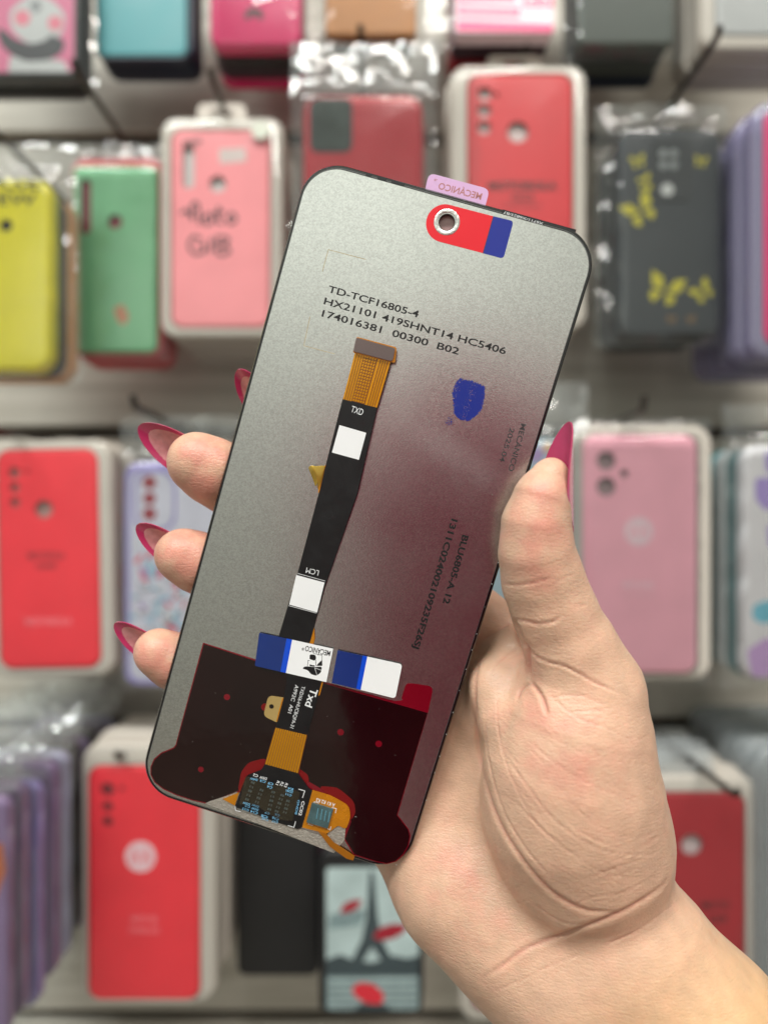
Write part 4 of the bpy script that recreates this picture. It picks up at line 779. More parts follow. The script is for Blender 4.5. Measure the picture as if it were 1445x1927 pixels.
small('C6', (555, 575), (510, 560), 0.6, 0.55, blue_ink); small('C16', (548, 610), (485, 590), 0.7, 0.55, blue_ink); small('C17', (540, 640), (480, 625), 0.6, 0.55, blue_ink)
# gold side of the board with the small backlight connector
side = sheet('gold_board', rpoly([zc(870, 338), zc(1050, 390), zc(1225, 490), zc(1240, 600), zc(1195, 720), zc(1120, 680), zc(1010, 760), zc(770, 700)], [.1, 1.5, 2.2, 1.5, 1, .6, .4, .1]), 0.48, 0.16, gold)
sheet('backlight_socket', rpoly([zc(868, 452), zc(1075, 515), zc(1020, 702), zc(815, 640)], 0.2), 1.0, 0.5, mat('socket_teal', (62, 88, 92), rough=0.15, coat=0.8, var=0.2, vscale=500), side)
bm = bmesh.new()
for i in range(4):
    a = Vector(zc(930+i*38, 505+i*11)); b_ = Vector(zc(912+i*38, 605+i*11)); d = b_-a; chip(bm, (a+b_)/2, math.atan2(d.y, d.x), d.length, 0.28, 1.0, 0.12)
o = bmobj('socket_pins', bm, mat('pin_blue', (110, 170, 190), rough=0.25, metal=0.5), side, smooth=False)
print_on('board_lettering', 'A K1 K2 K3', white_ink, zc(1092, 470), zc(912, 415), 0.95, 0.49, side)
for a, b_, c_ in (((1058, 505), (1102, 517), (1092, 560)), ((840, 628), (830, 665), (875, 680)), ((990, 690), (1040, 725), (1050, 690)), ((880, 480), (888, 450), (935, 462))):
    for p_, q_ in ((a, b_), (b_, c_)):
        p, q = Vector(zc(*p_)), Vector(zc(*q_)); d = (q-p).normalized(); n_ = Vector((-d.y, d.x))*0.07
        sheet('corner_mark', [tuple(p+n_), tuple(q+n_), tuple(q-n_), tuple(p-n_)], 0.50+random.random()*.01, 0.02, white_ink, side)
sheet('gold_tail', [zc(920, 730), zc(1000, 755), zc(1075, 840), zc(1280, 975), zc(1265, 1018), zc(1200, 1000), zc(1040, 885)], 0.55, 0.1, mat('gold_tail', (165, 100, 8), rough=0.3, metal=0.3, coat=0.4), side)
# --- long maker's sticker across the cable
stk = sheet('sticker_clear_base', rpoly([zs_(45, 44), zs_(1335, 330), zs_(1270, 640), zs_(5, 345)], [.4, .9, .9, .4]), 0.66, 0.06, film_mat('sticker_clear', body=0.05, gloss=0.25, rough=0.1, bump=0.05))
def band(name, a, b_, c, d, m, r=0.03): return sheet(name, rpoly([zs_(*a), zs_(*b_), zs_(*c), zs_(*d)], r), 0.70, 0.03, m, stk)
band('navy_band', (45, 44), (292, 98), (235, 398), (5, 345), navy, [.4, .02, .02, .4]); band('blue_band', (292, 98), (342, 109), (285, 409), (235, 398), bright)
band('white_band', (342, 109), (712, 190), (650, 492), (285, 409), white_lab); band('navy_band', (752, 203), (978, 252), (920, 552), (698, 500), navy)
band('blue_band', (978, 252), (1020, 261), (960, 562), (920, 552), bright); band('white_band', (1020, 261), (1335, 330), (1272, 640), (960, 562), white_lab, [.02, .9, .9, .02])
logo_k = mat('logo_black', (14, 14, 18), rough=0.5)
print_on('sticker_lettering', 'MECÁNICO', logo_k, zs_(690, 212), zs_(464, 163), 1.45, 0.705, stk)
print_on('sticker_lettering', '®', logo_k, zs_(452, 185), zs_(430, 180), 0.7, 0.705, stk)
def lg(pts, m=logo_k, r=0.25, z=0.707): sheet('logo', rpoly([zs_(*p) for p in pts], r), z, 0.01, m, stk)
lg([(478, 350), (545, 355), (610, 352), (602, 405), (560, 435), (510, 420), (485, 385), (435, 370), (450, 352)], r=0.5)
lg([(500, 240), (550, 245), (560, 275), (545, 300), (520, 290), (498, 285)], r=0.45); lg([(612, 290), (614, 345), (560, 345), (575, 325)], r=0.2)
lg([(500, 330), (520, 338), (545, 340), (545, 352), (500, 348)], r=0.1)
for p_, q_ in (((530, 232), (612, 250)), ((612, 250), (610, 300)), ((485, 295), (480, 350)), ((485, 295), (500, 298)), ((555, 290), (555, 345))):
    p, q = Vector(zs_(*p_)), Vector(zs_(*q_)); d = (q-p).normalized(); n_ = Vector((-d.y, d.x))*0.06
    sheet('logo_line', [tuple(p+n_), tuple(q+n_), tuple(q-n_), tuple(p-n_)], 0.707, 0.01, logo_k, stk)
for a, b_ in (((545, 362), (565, 425)), ((545, 362), (605, 385))):
    p, q = Vector(zs_(*a)), Vector(zs_(*b_)); d = (q-p).normalized(); n_ = Vector((-d.y, d.x))*0.05
    sheet('logo_line', [tuple(p+n_), tuple(q+n_), tuple(q-n_), tuple(p-n_)], 0.715, 0.01, white_lab, stk)
def inside_poly(x, y, P_):
    ins = False
    for i in range(len(P_)):
        (ax_, ay_), (bx, by) = P_[i-1], P_[i]
        if (ay_ > y) != (by > y) and x < ax_+(y-ay_)/(by-ay_)*(bx-ax_): ins = not ins
    return ins
# --- small white chips along the glass edge
bm = bmesh.new()
for k in range(15):
    t = 0.42+0.54*k/15+random.uniform(-.008, .008); u, v = 1118+(785-1118)*t, 483+(1586-483)*t
    p = S(u-7, v); chip(bm, p, random.uniform(0, 3), random.uniform(0.1, .28), random.uniform(.08, .16), 0.0, 0.06)
for k in range(5):
    p = S(690+k*14+random.uniform(-4, 4), 1609+k*4.5); chip(bm, p, random.uniform(0, 3), random.uniform(0.15, .3), random.uniform(.1, .2), 0.0, 0.06)
o = bmobj('edge_chips', bm, mat('edge_chip_white', (225, 225, 225), rough=0.3), screen, smooth=False); o['kind'] = 'stuff'

# the free end of the ribbon stands off the panel and throws a shadow
def rise(o):
    y0 = zs_(400, 60)[1]*MM; y1 = zf(850, 150)[1]*MM
    if o.type == 'MESH':
        me_ = o.data; bm_ = bmesh.new(); bm_.from_mesh(me_)
        if o is cable: bmesh.ops.subdivide_edges(bm_, edges=[e for e in bm_.edges if e.calc_length() > 0.004], cuts=14); bmesh.ops.triangulate(bm_, faces=bm_.faces)
        for v in bm_.verts:
            t = max(0.0, (v.co.y-y0)/(y1-y0)); v.co.z += 0.0019*t**1.6+0.0005*math.sin(min(t, 1)*math.pi)
        bm_.to_mesh(me_); bm_.free()
    for c in o.children: rise(c)
rise(cable)

bm = bmesh.new(); rd = random.Random(5)                 # dust on the glossy film and the silver back
for k in range(70):
    x, y = z3(rd.uniform(150, 1230), rd.uniform(110, 980)) if k < 26 else z1(rd.uniform(150, 1150), rd.uniform(100, 1900))
    if k < 26 and inside_poly(x, y, blk) is False: continue
    if k >= 26 and abs(x) > 34: continue
    chip(bm, (x, y), rd.uniform(0, 3), rd.uniform(.06, .2 if k % 5 else .5), rd.uniform(.05, .09), 0.19 if k < 26 else 0.1, 0.05)
o = bmobj('dust', bm, mat('dust_white', (176, 172, 168), rough=0.8), screen, smooth=False); o['kind'] = 'stuff'
# ================================================================ the hand that holds the screen
def cap(a, b):  # (u, v, d, r) pairs
    return (np.array(V(*a[:3])), np.array(V(*b[:3])), a[3], b[3])
def chain(*pts): return [cap(a, b) for a, b in zip(pts, pts[1:])]
thumb = chain((1035, 897, 181.5, 4.4), (1020, 936, 181, 6.4), (1009, 985, 181.5, 7.7), (1009, 1040, 182.5, 8.5), (1021, 1092, 184.5, 9.4),
              (1042, 1150, 186, 9.7), (1075, 1225, 188, 11.0), (1104, 1295, 190, 12.4))
thenar = chain((1104, 1295, 190, 12.4), (1088, 1360, 190, 16.0), (1070, 1440, 191, 19.5), (1076, 1520, 193, 21.3), (1100, 1600, 196, 20.5), (1120, 1660, 200, 18.0))
webs = chain((1085, 1290, 197, 9.0), (1000, 1235, 208, 8.0), (905, 1160, 217, 8.0)) + chain((1000, 1300, 198, 8.5), (935, 1330, 206, 8.5))
fold = chain((955, 1235, 204, 5.0), (935, 1290, 199.5, 6.5), (955, 1350, 195, 8.0))
WR = (1060, 1770, 203)
palm = []
for (mu, mv, md, mr), (wu, wv, wd, wr) in (((800, 1080, 224, 10.5), (1085, 1735, 205, 15)), ((740, 1140, 227, 10.5), (1050, 1760, 206, 16)),
                                           ((690, 1220, 228, 10), (1005, 1775, 207, 15)), ((640, 1330, 227, 9.5), (955, 1740, 208, 15))):
    palm.append(cap((mu, mv, md, mr), (wu, wv, wd, wr)))
palm += chain((800, 1080, 224, 10.5), (740, 1140, 227, 10.5), (690, 1220, 228, 10), (640, 1330, 227, 9.5), (760, 1520, 223, 13), (865, 1672, 210.5, 15.5), (945, 1745, 207, 15.5))
fore = chain((1110, 1700, 199, 18.0), (1168, 1790, 197, 20.5), (1300, 1960, 192, 23.0), (1520, 2250, 186, 28.0), (1800, 2640, 178, 33)) + \
       chain((985, 1758, 203, 16.5), (1080, 1850, 200, 19.5), (1205, 2000, 196, 22.5), (1430, 2300, 190, 28.0), (1690, 2700, 180, 33))
fing = dict(
    middle=chain((372, 869, 203.5, 7.9), (402, 887, 205.0, 8.5), (440, 910, 208.6, 8.6), (480, 936, 214, 8.6), (560, 995, 222, 9), (740, 1140, 227, 10.2)),
    ring=chain((343, 1045, 206, 7.2), (372, 1058, 207.5, 7.7), (410, 1078, 212, 8.0), (460, 1102, 219, 8.3), (560, 1150, 226, 8.8), (690, 1220, 228, 9.8)),
    little=chain((300, 1229, 208, 6.6), (330, 1245, 210, 7.2), (370, 1264, 214.5, 7.4), (430, 1285, 221, 7.6), (520, 1312, 226, 8.2), (640, 1330, 227, 9.3)),
    index=chain((512, 760, 209, 6.2), (545, 800, 213, 7.4), (600, 860, 221, 8.2), (680, 945, 226, 9), (800, 1080, 224, 10.2)))
def sdf_chain(P, caps, k):
    d = None
    for a, b, ra, rb in caps:
        ab = (b-a).astype(P.dtype); pa = P-a.astype(P.dtype)
        t = np.clip((pa@ab)/float(ab@ab), 0, 1)
        q = pa-t[:, None]*ab
        s = np.sqrt(np.einsum('ij,ij->i', q, q))-(ra+(rb-ra)*t)
        d = s if d is None else smin(d, s, k)
    return d
def smin(a, b, k):
    h = np.maximum(k-np.abs(a-b), 0)/k
    return np.minimum(a, b)-h*h*k*0.25
def hand_sdf(P):
    body = sdf_chain(P, palm, 9.0)
    body = smin(body, sdf_chain(P, fore, 8.0), 10.0)
    body = smin(body, sdf_chain(P, webs, 5.0), 7.0)
    body = smin(body, sdf_chain(P, fold, 4.0), 4.0)
    body = smin(body, smin(sdf_chain(P, thenar, 6.0), sdf_chain(P, thumb, 2.5), 4.0), 3.2)
    f = None
    for nm in ('middle', 'ring', 'little', 'index'):
        g = sdf_chain(P, fing[nm], 2.5); f = g if f is None else smin(f, g, 1.2)
    return smin(body, f, 5.0)
def surface_nets(fn, lo, hi, h):
    nx, ny, nz = (int(math.ceil((hi[i]-lo[i])/h))+1 for i in range(3))
    xs, ys, zs = (np.float32(lo[i])+np.arange(n, dtype=np.float32)*np.float32(h) for i, n in enumerate((nx, ny, nz)))
    # coarse pass: only cells near the surface are evaluated finely
    G = np.full((nx, ny, nz), 9.0, np.float32); st = 4
    cx, cy_, cz = xs[::st], ys[::st], zs[::st]
    PC = np.stack(np.meshgrid(cx, cy_, cz, indexing='ij'), -1).reshape(-1, 3)
    C = fn(PC).reshape(len(cx), len(cy_), len(cz))
    near = np.repeat(np.repeat(np.repeat(np.abs(C) < h*st*1.8, st, 0), st, 1), st, 2)[:nx, :ny, :nz]
    ins = np.repeat(np.repeat(np.repeat(C < 0, st, 0), st, 1), st, 2)[:nx, :ny, :nz]
    G[:] = np.where(ins, -9.0, 9.0)
    I = np.argwhere(near); P = np.stack((xs[I[:, 0]], ys[I[:, 1]], zs[I[:, 2]]), -1)
    for s in range(0, len(P), 400000): G[tuple(I[s:s+400000].T)] = fn(P[s:s+400000])
    S = G < 0
    c = [(i, j, k) for i in (0, 1) for j in (0, 1) for k in (0, 1)]
    cnt = sum(S[i:nx-1+i, j:ny-1+j, k:nz-1+k].astype(np.int8) for i, j, k in c)
    A = np.argwhere((cnt > 0) & (cnt < 8)); idx = np.full((nx, ny, nz), -1, np.int32); idx[tuple(A.T)] = np.arange(len(A))
    val = {q: G[A[:, 0]+q[0], A[:, 1]+q[1], A[:, 2]+q[2]] for q in c}
    acc = np.zeros((len(A), 3)); num = np.zeros(len(A))
    for q in c:
        for ax in range(3):
            if q[ax] == 0:
                r = list(q); r[ax] = 1; r = tuple(r); a, b = val[q], val[r]; m_ = (a < 0) != (b < 0)
                t = np.where(m_, a/np.where(a == b, 1, a-b), 0); p = np.array(q, float)[None]+np.zeros((len(A), 3)); p[:, ax] += t
                acc[m_] += p[m_]; num += m_
    verts = np.array(lo)+(A+acc/num[:, None])*h
    quads = []
    for ax in range(3):
        o1, o2 = [(1, 2), (2, 0), (0, 1)][ax]
        sl0 = [slice(None)]*3; sl1 = [slice(None)]*3; sl0[ax] = slice(0, -1); sl1[ax] = slice(1, None)
        E_ = np.argwhere(S[tuple(sl0)] != S[tuple(sl1)]); E_ = E_[(E_[:, o1] > 0) & (E_[:, o2] > 0)]
        up = S[tuple(E_.T)]
        def cell(d1, d2):
            q = E_.copy(); q[:, o1] -= d1; q[:, o2] -= d2; return idx[tuple(q.T)]
        Q = np.stack((cell(1, 1), cell(0, 1), cell(0, 0), cell(1, 0)), 1); Q[~up] = Q[~up][:, ::-1]; quads.append(Q)
    Q = np.concatenate(quads); Q = Q[(Q >= 0).all(1)]
    return verts, Q
def grad(fn, P, e=0.25):
    k = np.array([[1, -1, -1], [-1, -1, 1], [-1, 1, -1], [1, 1, 1]], float); g = np.zeros_like(P)
    for q in k: g += q*fn(P+e*q)[:, None]
    n = np.linalg.norm(g, axis=1, keepdims=True); return g/np.maximum(n, 1e-9)
def project(fn, P, it=2):
    for _ in range(it): P = P-np.clip(fn(P), -1, 1)[:, None]*grad(fn, P)
    return P
def subdivide(Vv, Q):
    n = len(Vv); e = np.concatenate([np.sort(Q[:, [i, (i+1) % 4]], 1) for i in range(4)])
    key, inv = np.unique(e[:, 0].astype(np.int64)*n+e[:, 1], return_inverse=True)
    mid = (Vv[key//n]+Vv[key % n])/2; m = len(Q); ei = (inv.reshape(4, m)+n).T; fc = Vv[Q].mean(1); fi = np.arange(m)+n+len(mid)
    out = np.concatenate([np.stack((Q[:, i], ei[:, i], fi, ei[:, (i+3) % 4]), 1) for i in range(4)])
    return np.concatenate((Vv, mid, fc)), out
allc = thumb+thenar+webs+fold+palm+fore+sum(fing.values(), [])
lo = np.min([np.minimum(a-ra, b-rb) for a, b, ra, rb in allc], 0)-4; hi = np.max([np.maximum(a+ra, b+rb) for a, b, ra, rb in allc], 0)+4
hv, hq = surface_nets(hand_sdf, lo, hi, 1.0)
hv = project(hand_sdf, hv, 2)
hv, hq = subdivide(hv, hq)
hv = project(hand_sdf, hv, 1)
hn = grad(hand_sdf, hv)
pu = CU+hv[:, 0]/hv[:, 1]*F_PX; pv = CV-hv[:, 2]/hv[:, 1]*F_PX      # where each point of the skin shows in the photograph
facing = np.clip(-(hn*(hv/np.linalg.norm(hv, axis=1, keepdims=True))).sum(1)*2.5, 0, 1)
# skin folds: (depth mm, half-width mm, points); measured on the palm
FOLDS = [
 (1.05, 1.0, [(905,1225),(893,1290),(897,1380),(912,1470),(940,1550),(985,1620),(1040,1680),(1100,1712),(1160,1715)]),
 (0.35, .5, [(912,1330),(918,1420),(945,1520),(985,1590),(1035,1650)]),
 (0.30, .45, [(935,1290),(938,1380),(965,1470),(1010,1550),(1060,1600)]),
 (2.2, 1.3, [(965,1165),(980,1205),(991,1222),(993,1255),(997,1284)]),
 (1.3, .9, [(997,1284),(1012,1300),(1022,1318),(1030,1345)]),
 (1.0, .8, [(997,1284),(980,1297),(971,1318)]),
 (0.8, .7, [(991,1215),(1010,1235),(1035,1247),(1058,1252),(1085,1265),(1120,1285),(1165,1305)]),
 (0.6, .7, [(943,1098),(975,1101),(1010,1095),(1045,1087)]),
 (0.45,.6, [(1040,1098),(1060,1088),(1085,1080)]), (0.4,.5, [(1060,1110),(1080,1117),(1098,1118)]), (0.3,.5,[(1065,1135),(1085,1140),(1105,1138)]),
 (0.75,.8, [(965,1165),(985,1168),(1010,1174),(1040,1170),(1058,1158)]),
 (0.7, .7, [(905,1205),(930,1190),(962,1172)]), (0.5,.6,[(915,1280),(935,1250),(970,1222),(990,1213)]),
 (0.4, .5, [(1070,1340),(1100,1338),(1150,1334)]), (0.4,.5, [(1035,1310),(1085,1350),(1140,1370),(1190,1395)]),
 (0.35,.5, [(1030,1315),(1090,1308),(1140,1330)]),
 (0.45,.5, [(990,1390),(1050,1440),(1120,1480),(1200,1510)]), (0.3,.4, [(1010,1370),(1080,1410),(1150,1430),(1220,1440)]),
 (0.45,.5, [(935,1400),(985,1470),(1040,1540),(1110,1590),(1170,1608),(1240,1608)]),
 (0.40,.5, [(960,1500),(1020,1560),(1080,1610),(1140,1645),(1195,1652)]),
 (0.35,.5, [(1075,1555),(1120,1580),(1180,1603)]), (0.3,.5, [(1130,1628),(1180,1610),(1245,1570)]),
 (0.3,.45, [(1050,1480),(1110,1545),(1180,1575),(1245,1565)]), (0.3,.45, [(1090,1660),(1140,1640),(1200,1620),(1250,1600)]),
 (0.92, 1.1, [(905,1842),(945,1818),(985,1788),(1040,1765),(1090,1747),(1140,1728),(1190,1705),(1240,1672),(1258,1650)]),
 (0.4, .6, [(925,1868),(985,1842),(1040,1815),(1110,1790)]), (0.35,.6, [(1130,1780),(1190,1755),(1250,1715),(1285,1690)]),
 (0.25,.5, [(1000,1700),(1060,1735),(1110,1735)]), (0.25,.5, [(1060,1712),(1110,1690),(1170,1680),(1230,1650)]),
]
rf = random.Random(11)
for k in range(44):                      # fine lines of the palm
    u, v = rf.uniform(930, 1230), rf.uniform(1350, 1700); a = math.radians(rf.choice([28, 34, 40, 46, -22, -30]) + rf.uniform(-6, 6)); ln = rf.uniform(35, 100)
    FOLDS.append((rf.uniform(.14, .26), .42, [(u-math.cos(a)*ln/2, v-math.sin(a)*ln/2), (u+rf.uniform(-5, 5), v+rf.uniform(-5, 5)), (u+math.cos(a)*ln/2, v+math.sin(a)*ln/2)]))
for k in range(12):
    u, v = rf.uniform(900, 1050), rf.uniform(1560, 1800); a = math.radians(rf.uniform(-50, -25)); ln = rf.uniform(30, 80)
    FOLDS.append((rf.uniform(.12, .22), .42, [(u-math.cos(a)*ln/2, v-math.sin(a)*ln/2), (u, v), (u+math.cos(a)*ln/2, v+math.sin(a)*ln/2)]))
for k in range(16):
    u = rf.uniform(965, 1080); v = rf.uniform(1110, 1260); ln = rf.uniform(20, 50); a = math.radians(rf.uniform(25, 50)); FOLDS.append((.16, .4, [(u-math.cos(a)*ln/2, v-math.sin(a)*ln/2), (u, v+2), (u+math.cos(a)*ln/2, v+math.sin(a)*ln/2)]))
def polyd(pts):
    best = np.full(len(pu), 1e9); end = np.zeros(len(pu)); tot = sum(math.dist(a, b) for a, b in zip(pts, pts[1:])); s0 = 0
    for (ax, ay), (bx, by) in zip(pts, pts[1:]):
        L_ = math.dist((ax, ay), (bx, by)); t = np.clip(((pu-ax)*(bx-ax)+(pv-ay)*(by-ay))/L_**2, 0, 1)
        d = np.hypot(pu-ax-t*(bx-ax), pv-ay-t*(by-ay)); m_ = d < best; best[m_] = d[m_]; end[m_] = (s0+t*L_)[m_]/tot; s0 += L_
    return best, end
def smooth_line(pts, n=5):
    P = [np.array(p, float) for p in pts]; P = [2*P[0]-P[1]]+P+[2*P[-1]-P[-2]]; o = []
    for i in range(1, len(P)-2):
        for k in range(n):
            t = k/n; a, b, c, d = P[i-1:i+3]
            o.append(tuple(0.5*((2*b)+(c-a)*t+(2*a-5*b+4*c-d)*t*t+(3*b-a-3*c+d)*t**3)))
    return o+[tuple(P[-2])]
crease = np.zeros(len(hv)); disp = np.zeros(len(hv))
wob = np.array([noise.noise((a*0.03, b*0.03, 0)) for a, b in zip(pu, pv)])
for dep, hw, pts in FOLDS:
    d, t = polyd(smooth_line(pts)); d = d/7.5+wob*0.0
    taper = np.clip(np.minimum(t, 1-t)*6, 0, 1)**0.7
    hw = hw*(0.85 if dep > .9 else 0.72); g = np.exp(-(d/(hw*0.55))**2)*taper; sh = np.exp(-((d-hw*1.5)/(hw*1.1))**2)*taper
    dep2 = dep*(0.66 if dep > 0.9 else 0.6); disp += facing*(-dep2*0.8*g+dep2*0.16*sh); crease = np.maximum(crease, g*facing*min(1, dep*1.3))
# soft bulges between the folds
lump = np.array([noise.fractal((p[0]*0.07, p[1]*0.07, p[2]*0.07), 1.0, 2.0, 3) for p in hv])
hv = hv+hn*(disp+lump*0.22*(1-np.clip(crease, 0, 1)))[:, None]
def spot(u, v, r, soft=1.0): return np.exp(-(((pu-u)**2+(pv-v)**2)/(r*r))**soft)
red = 0.6*spot(1060, 1420, 85)+0.35*spot(990, 1330, 55)+0.6*spot(1000, 1020, 75)+0.35*spot(985, 1255, 22)+0.22*spot(900, 1720, 90)+0.3*spot(860, 1640, 70)
red += 1.0*spot(385, 880, 75)+1.0*spot(350, 1050, 70)+1.0*spot(310, 1240, 70)+0.6*spot(1030, 920, 60)+0.25*spot(1010, 1090, 40)
mot = np.array([noise.fractal((p[0]*0.16+7, p[1]*0.16, p[2]*0.16), 0.8, 2.0, 4) for p in hv])
red = np.clip(red*np.clip(0.85+0.7*mot, 0.3, 1.3)+0.22*mot+0.5*crease, 0, 1)
yel = np.clip((pu*0.62+pv*0.78-2120)/260, 0, 1)*(0.8+0.2*mot)
base = np.array((0.675, 0.43, 0.30)); pink = np.array((0.63, 0.285, 0.215)); tan = np.array((0.70, 0.45, 0.225))
colr = base+(tan-base)*yel[:, None]; colr = colr+(pink-colr)*red[:, None]; colr = np.clip(colr*(1+0.05*mot[:, None]), 0, 1)
me = bpy.data.meshes.new('person'); me.from_pydata([], [], [])
me.vertices.add(len(hv)); me.vertices.foreach_set('co', (hv*MM+np.array((0, 0, CAMZ))).astype(np.float32).ravel())
me.loops.add(len(hq)*4); me.loops.foreach_set('vertex_index', hq.astype(np.int32).ravel())
me.polygons.add(len(hq)); me.polygons.foreach_set('loop_start', np.arange(0, len(hq)*4, 4, dtype=np.int32))
me.update(calc_edges=True); me.validate(); me.shade_smooth()
at = me.color_attributes.new('skin_tint', 'FLOAT_COLOR', 'POINT'); at.data.foreach_set('color', np.c_[colr, np.ones(len(hv))].astype(np.float32).ravel())
sk = bpy.data.materials.new('skin'); sk.use_nodes = True; nt = sk.node_tree; b = nt.nodes['Principled BSDF']; N = nt.nodes.new; L = nt.links.new
va = N('ShaderNodeAttribute'); va.attribute_name = 'skin_tint'; tc = N('ShaderNodeTexCoord')
n1 = N('ShaderNodeTexNoise'); n1.inputs['Scale'].default_value = 260; n1.inputs['Detail'].default_value = 6; L(tc.outputs['Object'], n1.inputs['Vector'])
mr = N('ShaderNodeMapRange'); mr.inputs[1].default_value = 0.3; mr.inputs[2].default_value = 0.7; mr.inputs[3].default_value = 0.93; mr.inputs[4].default_value = 1.07; L(n1.outputs['Fac'], mr.inputs[0])
ms = N('ShaderNodeVectorMath'); ms.operation = 'SCALE'; L(va.outputs['Color'], ms.inputs[0]); L(mr.outputs[0], ms.inputs['Scale']); L(ms.outputs[0], b.inputs['Base Color'])
b.inputs['Roughness'].default_value = 0.42; b.inputs['Subsurface Weight'].default_value = 0.3; b.inputs['Subsurface Radius'].default_value = (1, .35, .2); b.inputs['Subsurface Scale'].default_value = 0.0025
b.inputs['Specular IOR Level'].default_value = 0.45
# skin relief: crossing fine furrows and pores
mp = N('ShaderNodeMapping'); mp.inputs['Rotation'].default_value = (0, math.radians(-38), 0); mp.inputs['Scale'].default_value = (700, 500, 2600); L(tc.outputs['Object'], mp.inputs['Vector'])
f1 = N('ShaderNodeTexNoise'); f1.inputs['Scale'].default_value = 1.0; f1.inputs['Detail'].default_value = 2; L(mp.outputs[0], f1.inputs['Vector'])
mp2 = N('ShaderNodeMapping'); mp2.inputs['Rotation'].default_value = (0, math.radians(42), 0); mp2.inputs['Scale'].default_value = (500, 500, 1900); L(tc.outputs['Object'], mp2.inputs['Vector'])
f2 = N('ShaderNodeTexNoise'); f2.inputs['Scale'].default_value = 1.0; f2.inputs['Detail'].default_value = 2; L(mp2.outputs[0], f2.inputs['Vector'])
vo = N('ShaderNodeTexVoronoi'); vo.feature = 'DISTANCE_TO_EDGE'; vo.inputs['Scale'].default_value = 900; L(tc.outputs['Object'], vo.inputs['Vector'])
vm = N('ShaderNodeMapRange'); vm.inputs[1].default_value = 0; vm.inputs[2].default_value = 0.18; L(vo.outputs['Distance'], vm.inputs[0])
a1 = N('ShaderNodeMath'); a1.operation = 'ADD'; L(f1.outputs['Fac'], a1.inputs[0]); L(f2.outputs['Fac'], a1.inputs[1])
a2 = N('ShaderNodeMath'); a2.operation = 'MULTIPLY_ADD'; a2.inputs[1].default_value = 0.35; L(vm.outputs[0], a2.inputs[0]); L(a1.outputs[0], a2.inputs[2])
bp = N('ShaderNodeBump'); bp.inputs['Strength'].default_value = 0.38; bp.inputs['Distance'].default_value = 0.00022; L(a2.outputs[0], bp.inputs['Height']); L(bp.outputs[0], b.inputs['Normal'])
me.materials.append(sk)
person = bpy.data.objects.new('person', me); link(person)
tag(person, 'bare hand and forearm with long pink almond nails gripping the silver screen', 'person')

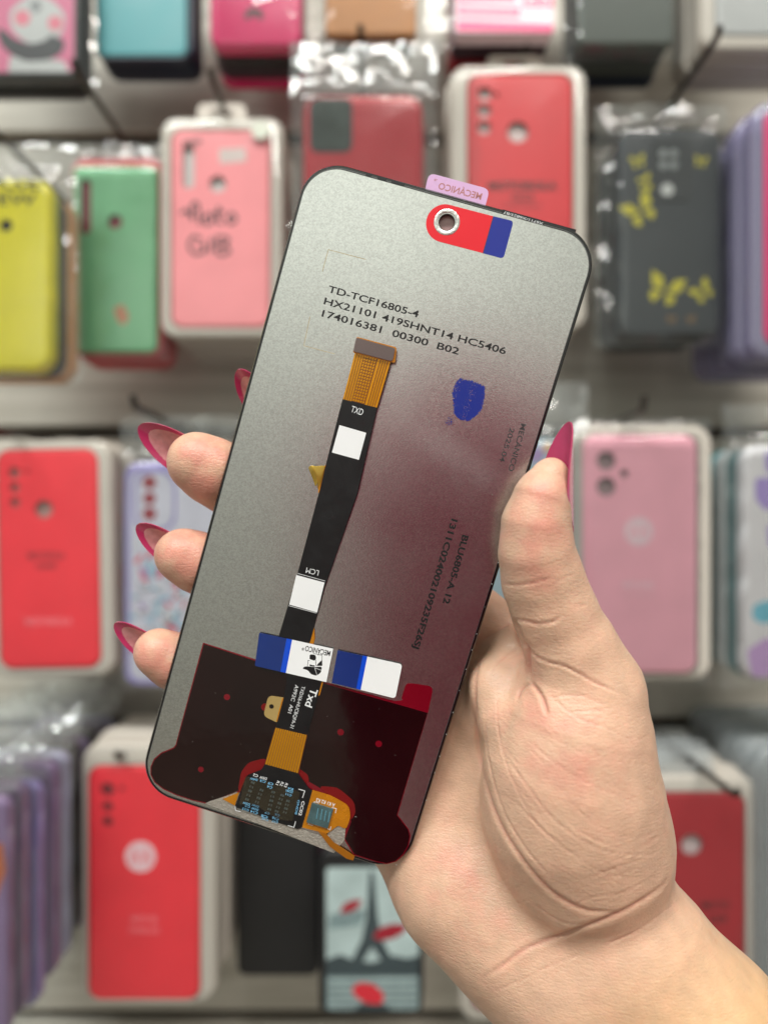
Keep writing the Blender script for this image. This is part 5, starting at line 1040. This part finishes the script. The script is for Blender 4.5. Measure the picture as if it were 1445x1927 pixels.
# ---- long almond nails: curved shells with a solid rim, paler inside
nail_rim = mat('nail_pink', (180, 54, 98), rough=0.10, coat=0.8, sss=0.1, var=0.05, vscale=300, linear=False)
nail_pale = mat('nail_inside', (200, 138, 142), rough=0.16, coat=0.8, sss=0.2, var=0.16, vscale=500)
nail_clear = mat('nail_gloss', (228, 112, 146), rough=0.10, coat=1.0, sss=0.2, var=0.05, vscale=300)
def nail(base, tip, normal, width, under, top, arch=0.32, curl=0.06, nt_=80, ns=56, rim=0.16, base_w=0.78):
    base = Vector(base); tip = Vector(tip); ax = tip-base; Ln = ax.length; ax.normalize()
    nrm = Vector(normal); nrm = (nrm-ax*nrm.dot(ax)).normalized(); sd = ax.cross(nrm)
    vs = []; mi = []
    for side in (0, 1):
        for i in range(nt_+1):
            t = i/nt_
            wd = width/2*(base_w+(1-base_w)*math.sin(min(t/0.35, 1)*math.pi/2))*(1.0 if t < 0.3 else max(0.0, 1-((t-0.3)/0.7)**2.1)**0.56)
            wd = max(wd, 0.03)
            for j in range(ns+1):
                s = -1+2*j/ns; x = s*wd
                up = -arch*width*0.5*((x/(width/2))**2)*1.25-curl*Ln*t*t*1.2
                p = base+ax*(t*Ln)+sd*x+nrm*(up-(0.38 if side else 0.0))
                vs.append(p)
    fs = []; n1_ = (nt_+1)*(ns+1)
    for side in (0, 1):
        o = side*n1_
        for i in range(nt_):
            for j in range(ns):
                q = [o+i*(ns+1)+j, o+i*(ns+1)+j+1, o+(i+1)*(ns+1)+j+1, o+(i+1)*(ns+1)+j]
                fs.append(q[::-1] if side else q)
                t = (i+0.5)/nt_; s = abs(-1+2*(j+0.5)/ns)
                ti = t/(1-rim*0.9); wi = (1.0 if ti < 0.3 else max(0.0, 1-((ti-0.3)/0.7)**2.1)**0.56) if ti < 1 else 0; wo = (1.0 if t < 0.3 else max(0.0, 1-((t-0.3)/0.7)**2.1)**0.56)
                inner = s*wo < wi*(1-rim*1.1)
                mi.append((1 if inner else 0) if side else 2)
    bd = [i*(ns+1) for i in range(nt_+1)]+[nt_*(ns+1)+j for j in range(1, ns+1)]+[i*(ns+1)+ns for i in range(nt_-1, -1, -1)]+[j for j in range(ns-1, 0, -1)]
    for a, c in zip(bd, bd[1:]+bd[:1]): fs.append((a, c, c+n1_, a+n1_)); mi.append(0)
    o = mesh('fingernail', [(p.x, p.y, p.z) for p in vs], fs, [nail_rim, under, top], None, smooth=True, auto=50)
    o.data.polygons.foreach_set('material_index', mi); o.location = (0, 0, CAMZ)
    o.parent = person
    return o
def vv(u, v, d): return V(u, v, d)
nail(vv(395, 880, 210.5), vv(265, 798, 206), (0.25, 0.95, 0.25), 11.4, nail_pale, nail_rim)
nail(vv(362, 1052, 211.5), vv(261, 984, 208), (0.2, 0.95, 0.3), 9.6, nail_pale, nail_rim)
nail(vv(318, 1235, 213), vv(220, 1168, 210), (0.2, 0.95, 0.3), 8.8, nail_pale, nail_rim)
nail(vv(520, 790, 216), vv(451, 691, 209), (0.35, 0.9, 0.2), 9.6, nail_pale, nail_rim)
nail(vv(1073, 998, 184.5), vv(1072, 793, 182.0), (0.94, 0.33, 0.0), 12.2, nail_rim, nail_clear, arch=0.58, curl=0.0, base_w=0.5)
# the maroon top worn by the person: body, shoulders and the sleeve that ends above the bare forearm (outside the frame; seen as the red sheen on the screen)
top_m = mat('maroon_knit', (176, 30, 80), rough=0.85, bump=0.5, bscale=700, var=0.12)
bm = bmesh.new(); prof = [(-560, 165, 105), (-420, 158, 100), (-270, 172, 112), (-120, 188, 118), (-30, 192, 110), (15, 150, 90), (45, 75, 62), (65, 62, 58)]
prev = None; n = 36
for z, rx, ry in prof:
    ring = [bm.verts.new((-8+0.66*rx*math.cos(2*math.pi*k/n), -330+ry*math.sin(2*math.pi*k/n), z)) for k in range(n)]
    if prev:
        for k in range(n): bm.faces.new((prev[k], prev[(k+1) % n], ring[(k+1) % n], ring[k]))
    prev = ring
tube(bm, [(95, -335, -25), (190, -320, -90), (262, -290, -200), (285, -220, -300), (282, -120, -360), (240, 20, -345), (175, 120, -258)], [50, 55, 54, 52, 50, 46, 42], 20)
top_o = bmobj('maroon_top', bm, top_m, person, auto=80); top_o.location = (0, 0, CAMZ)
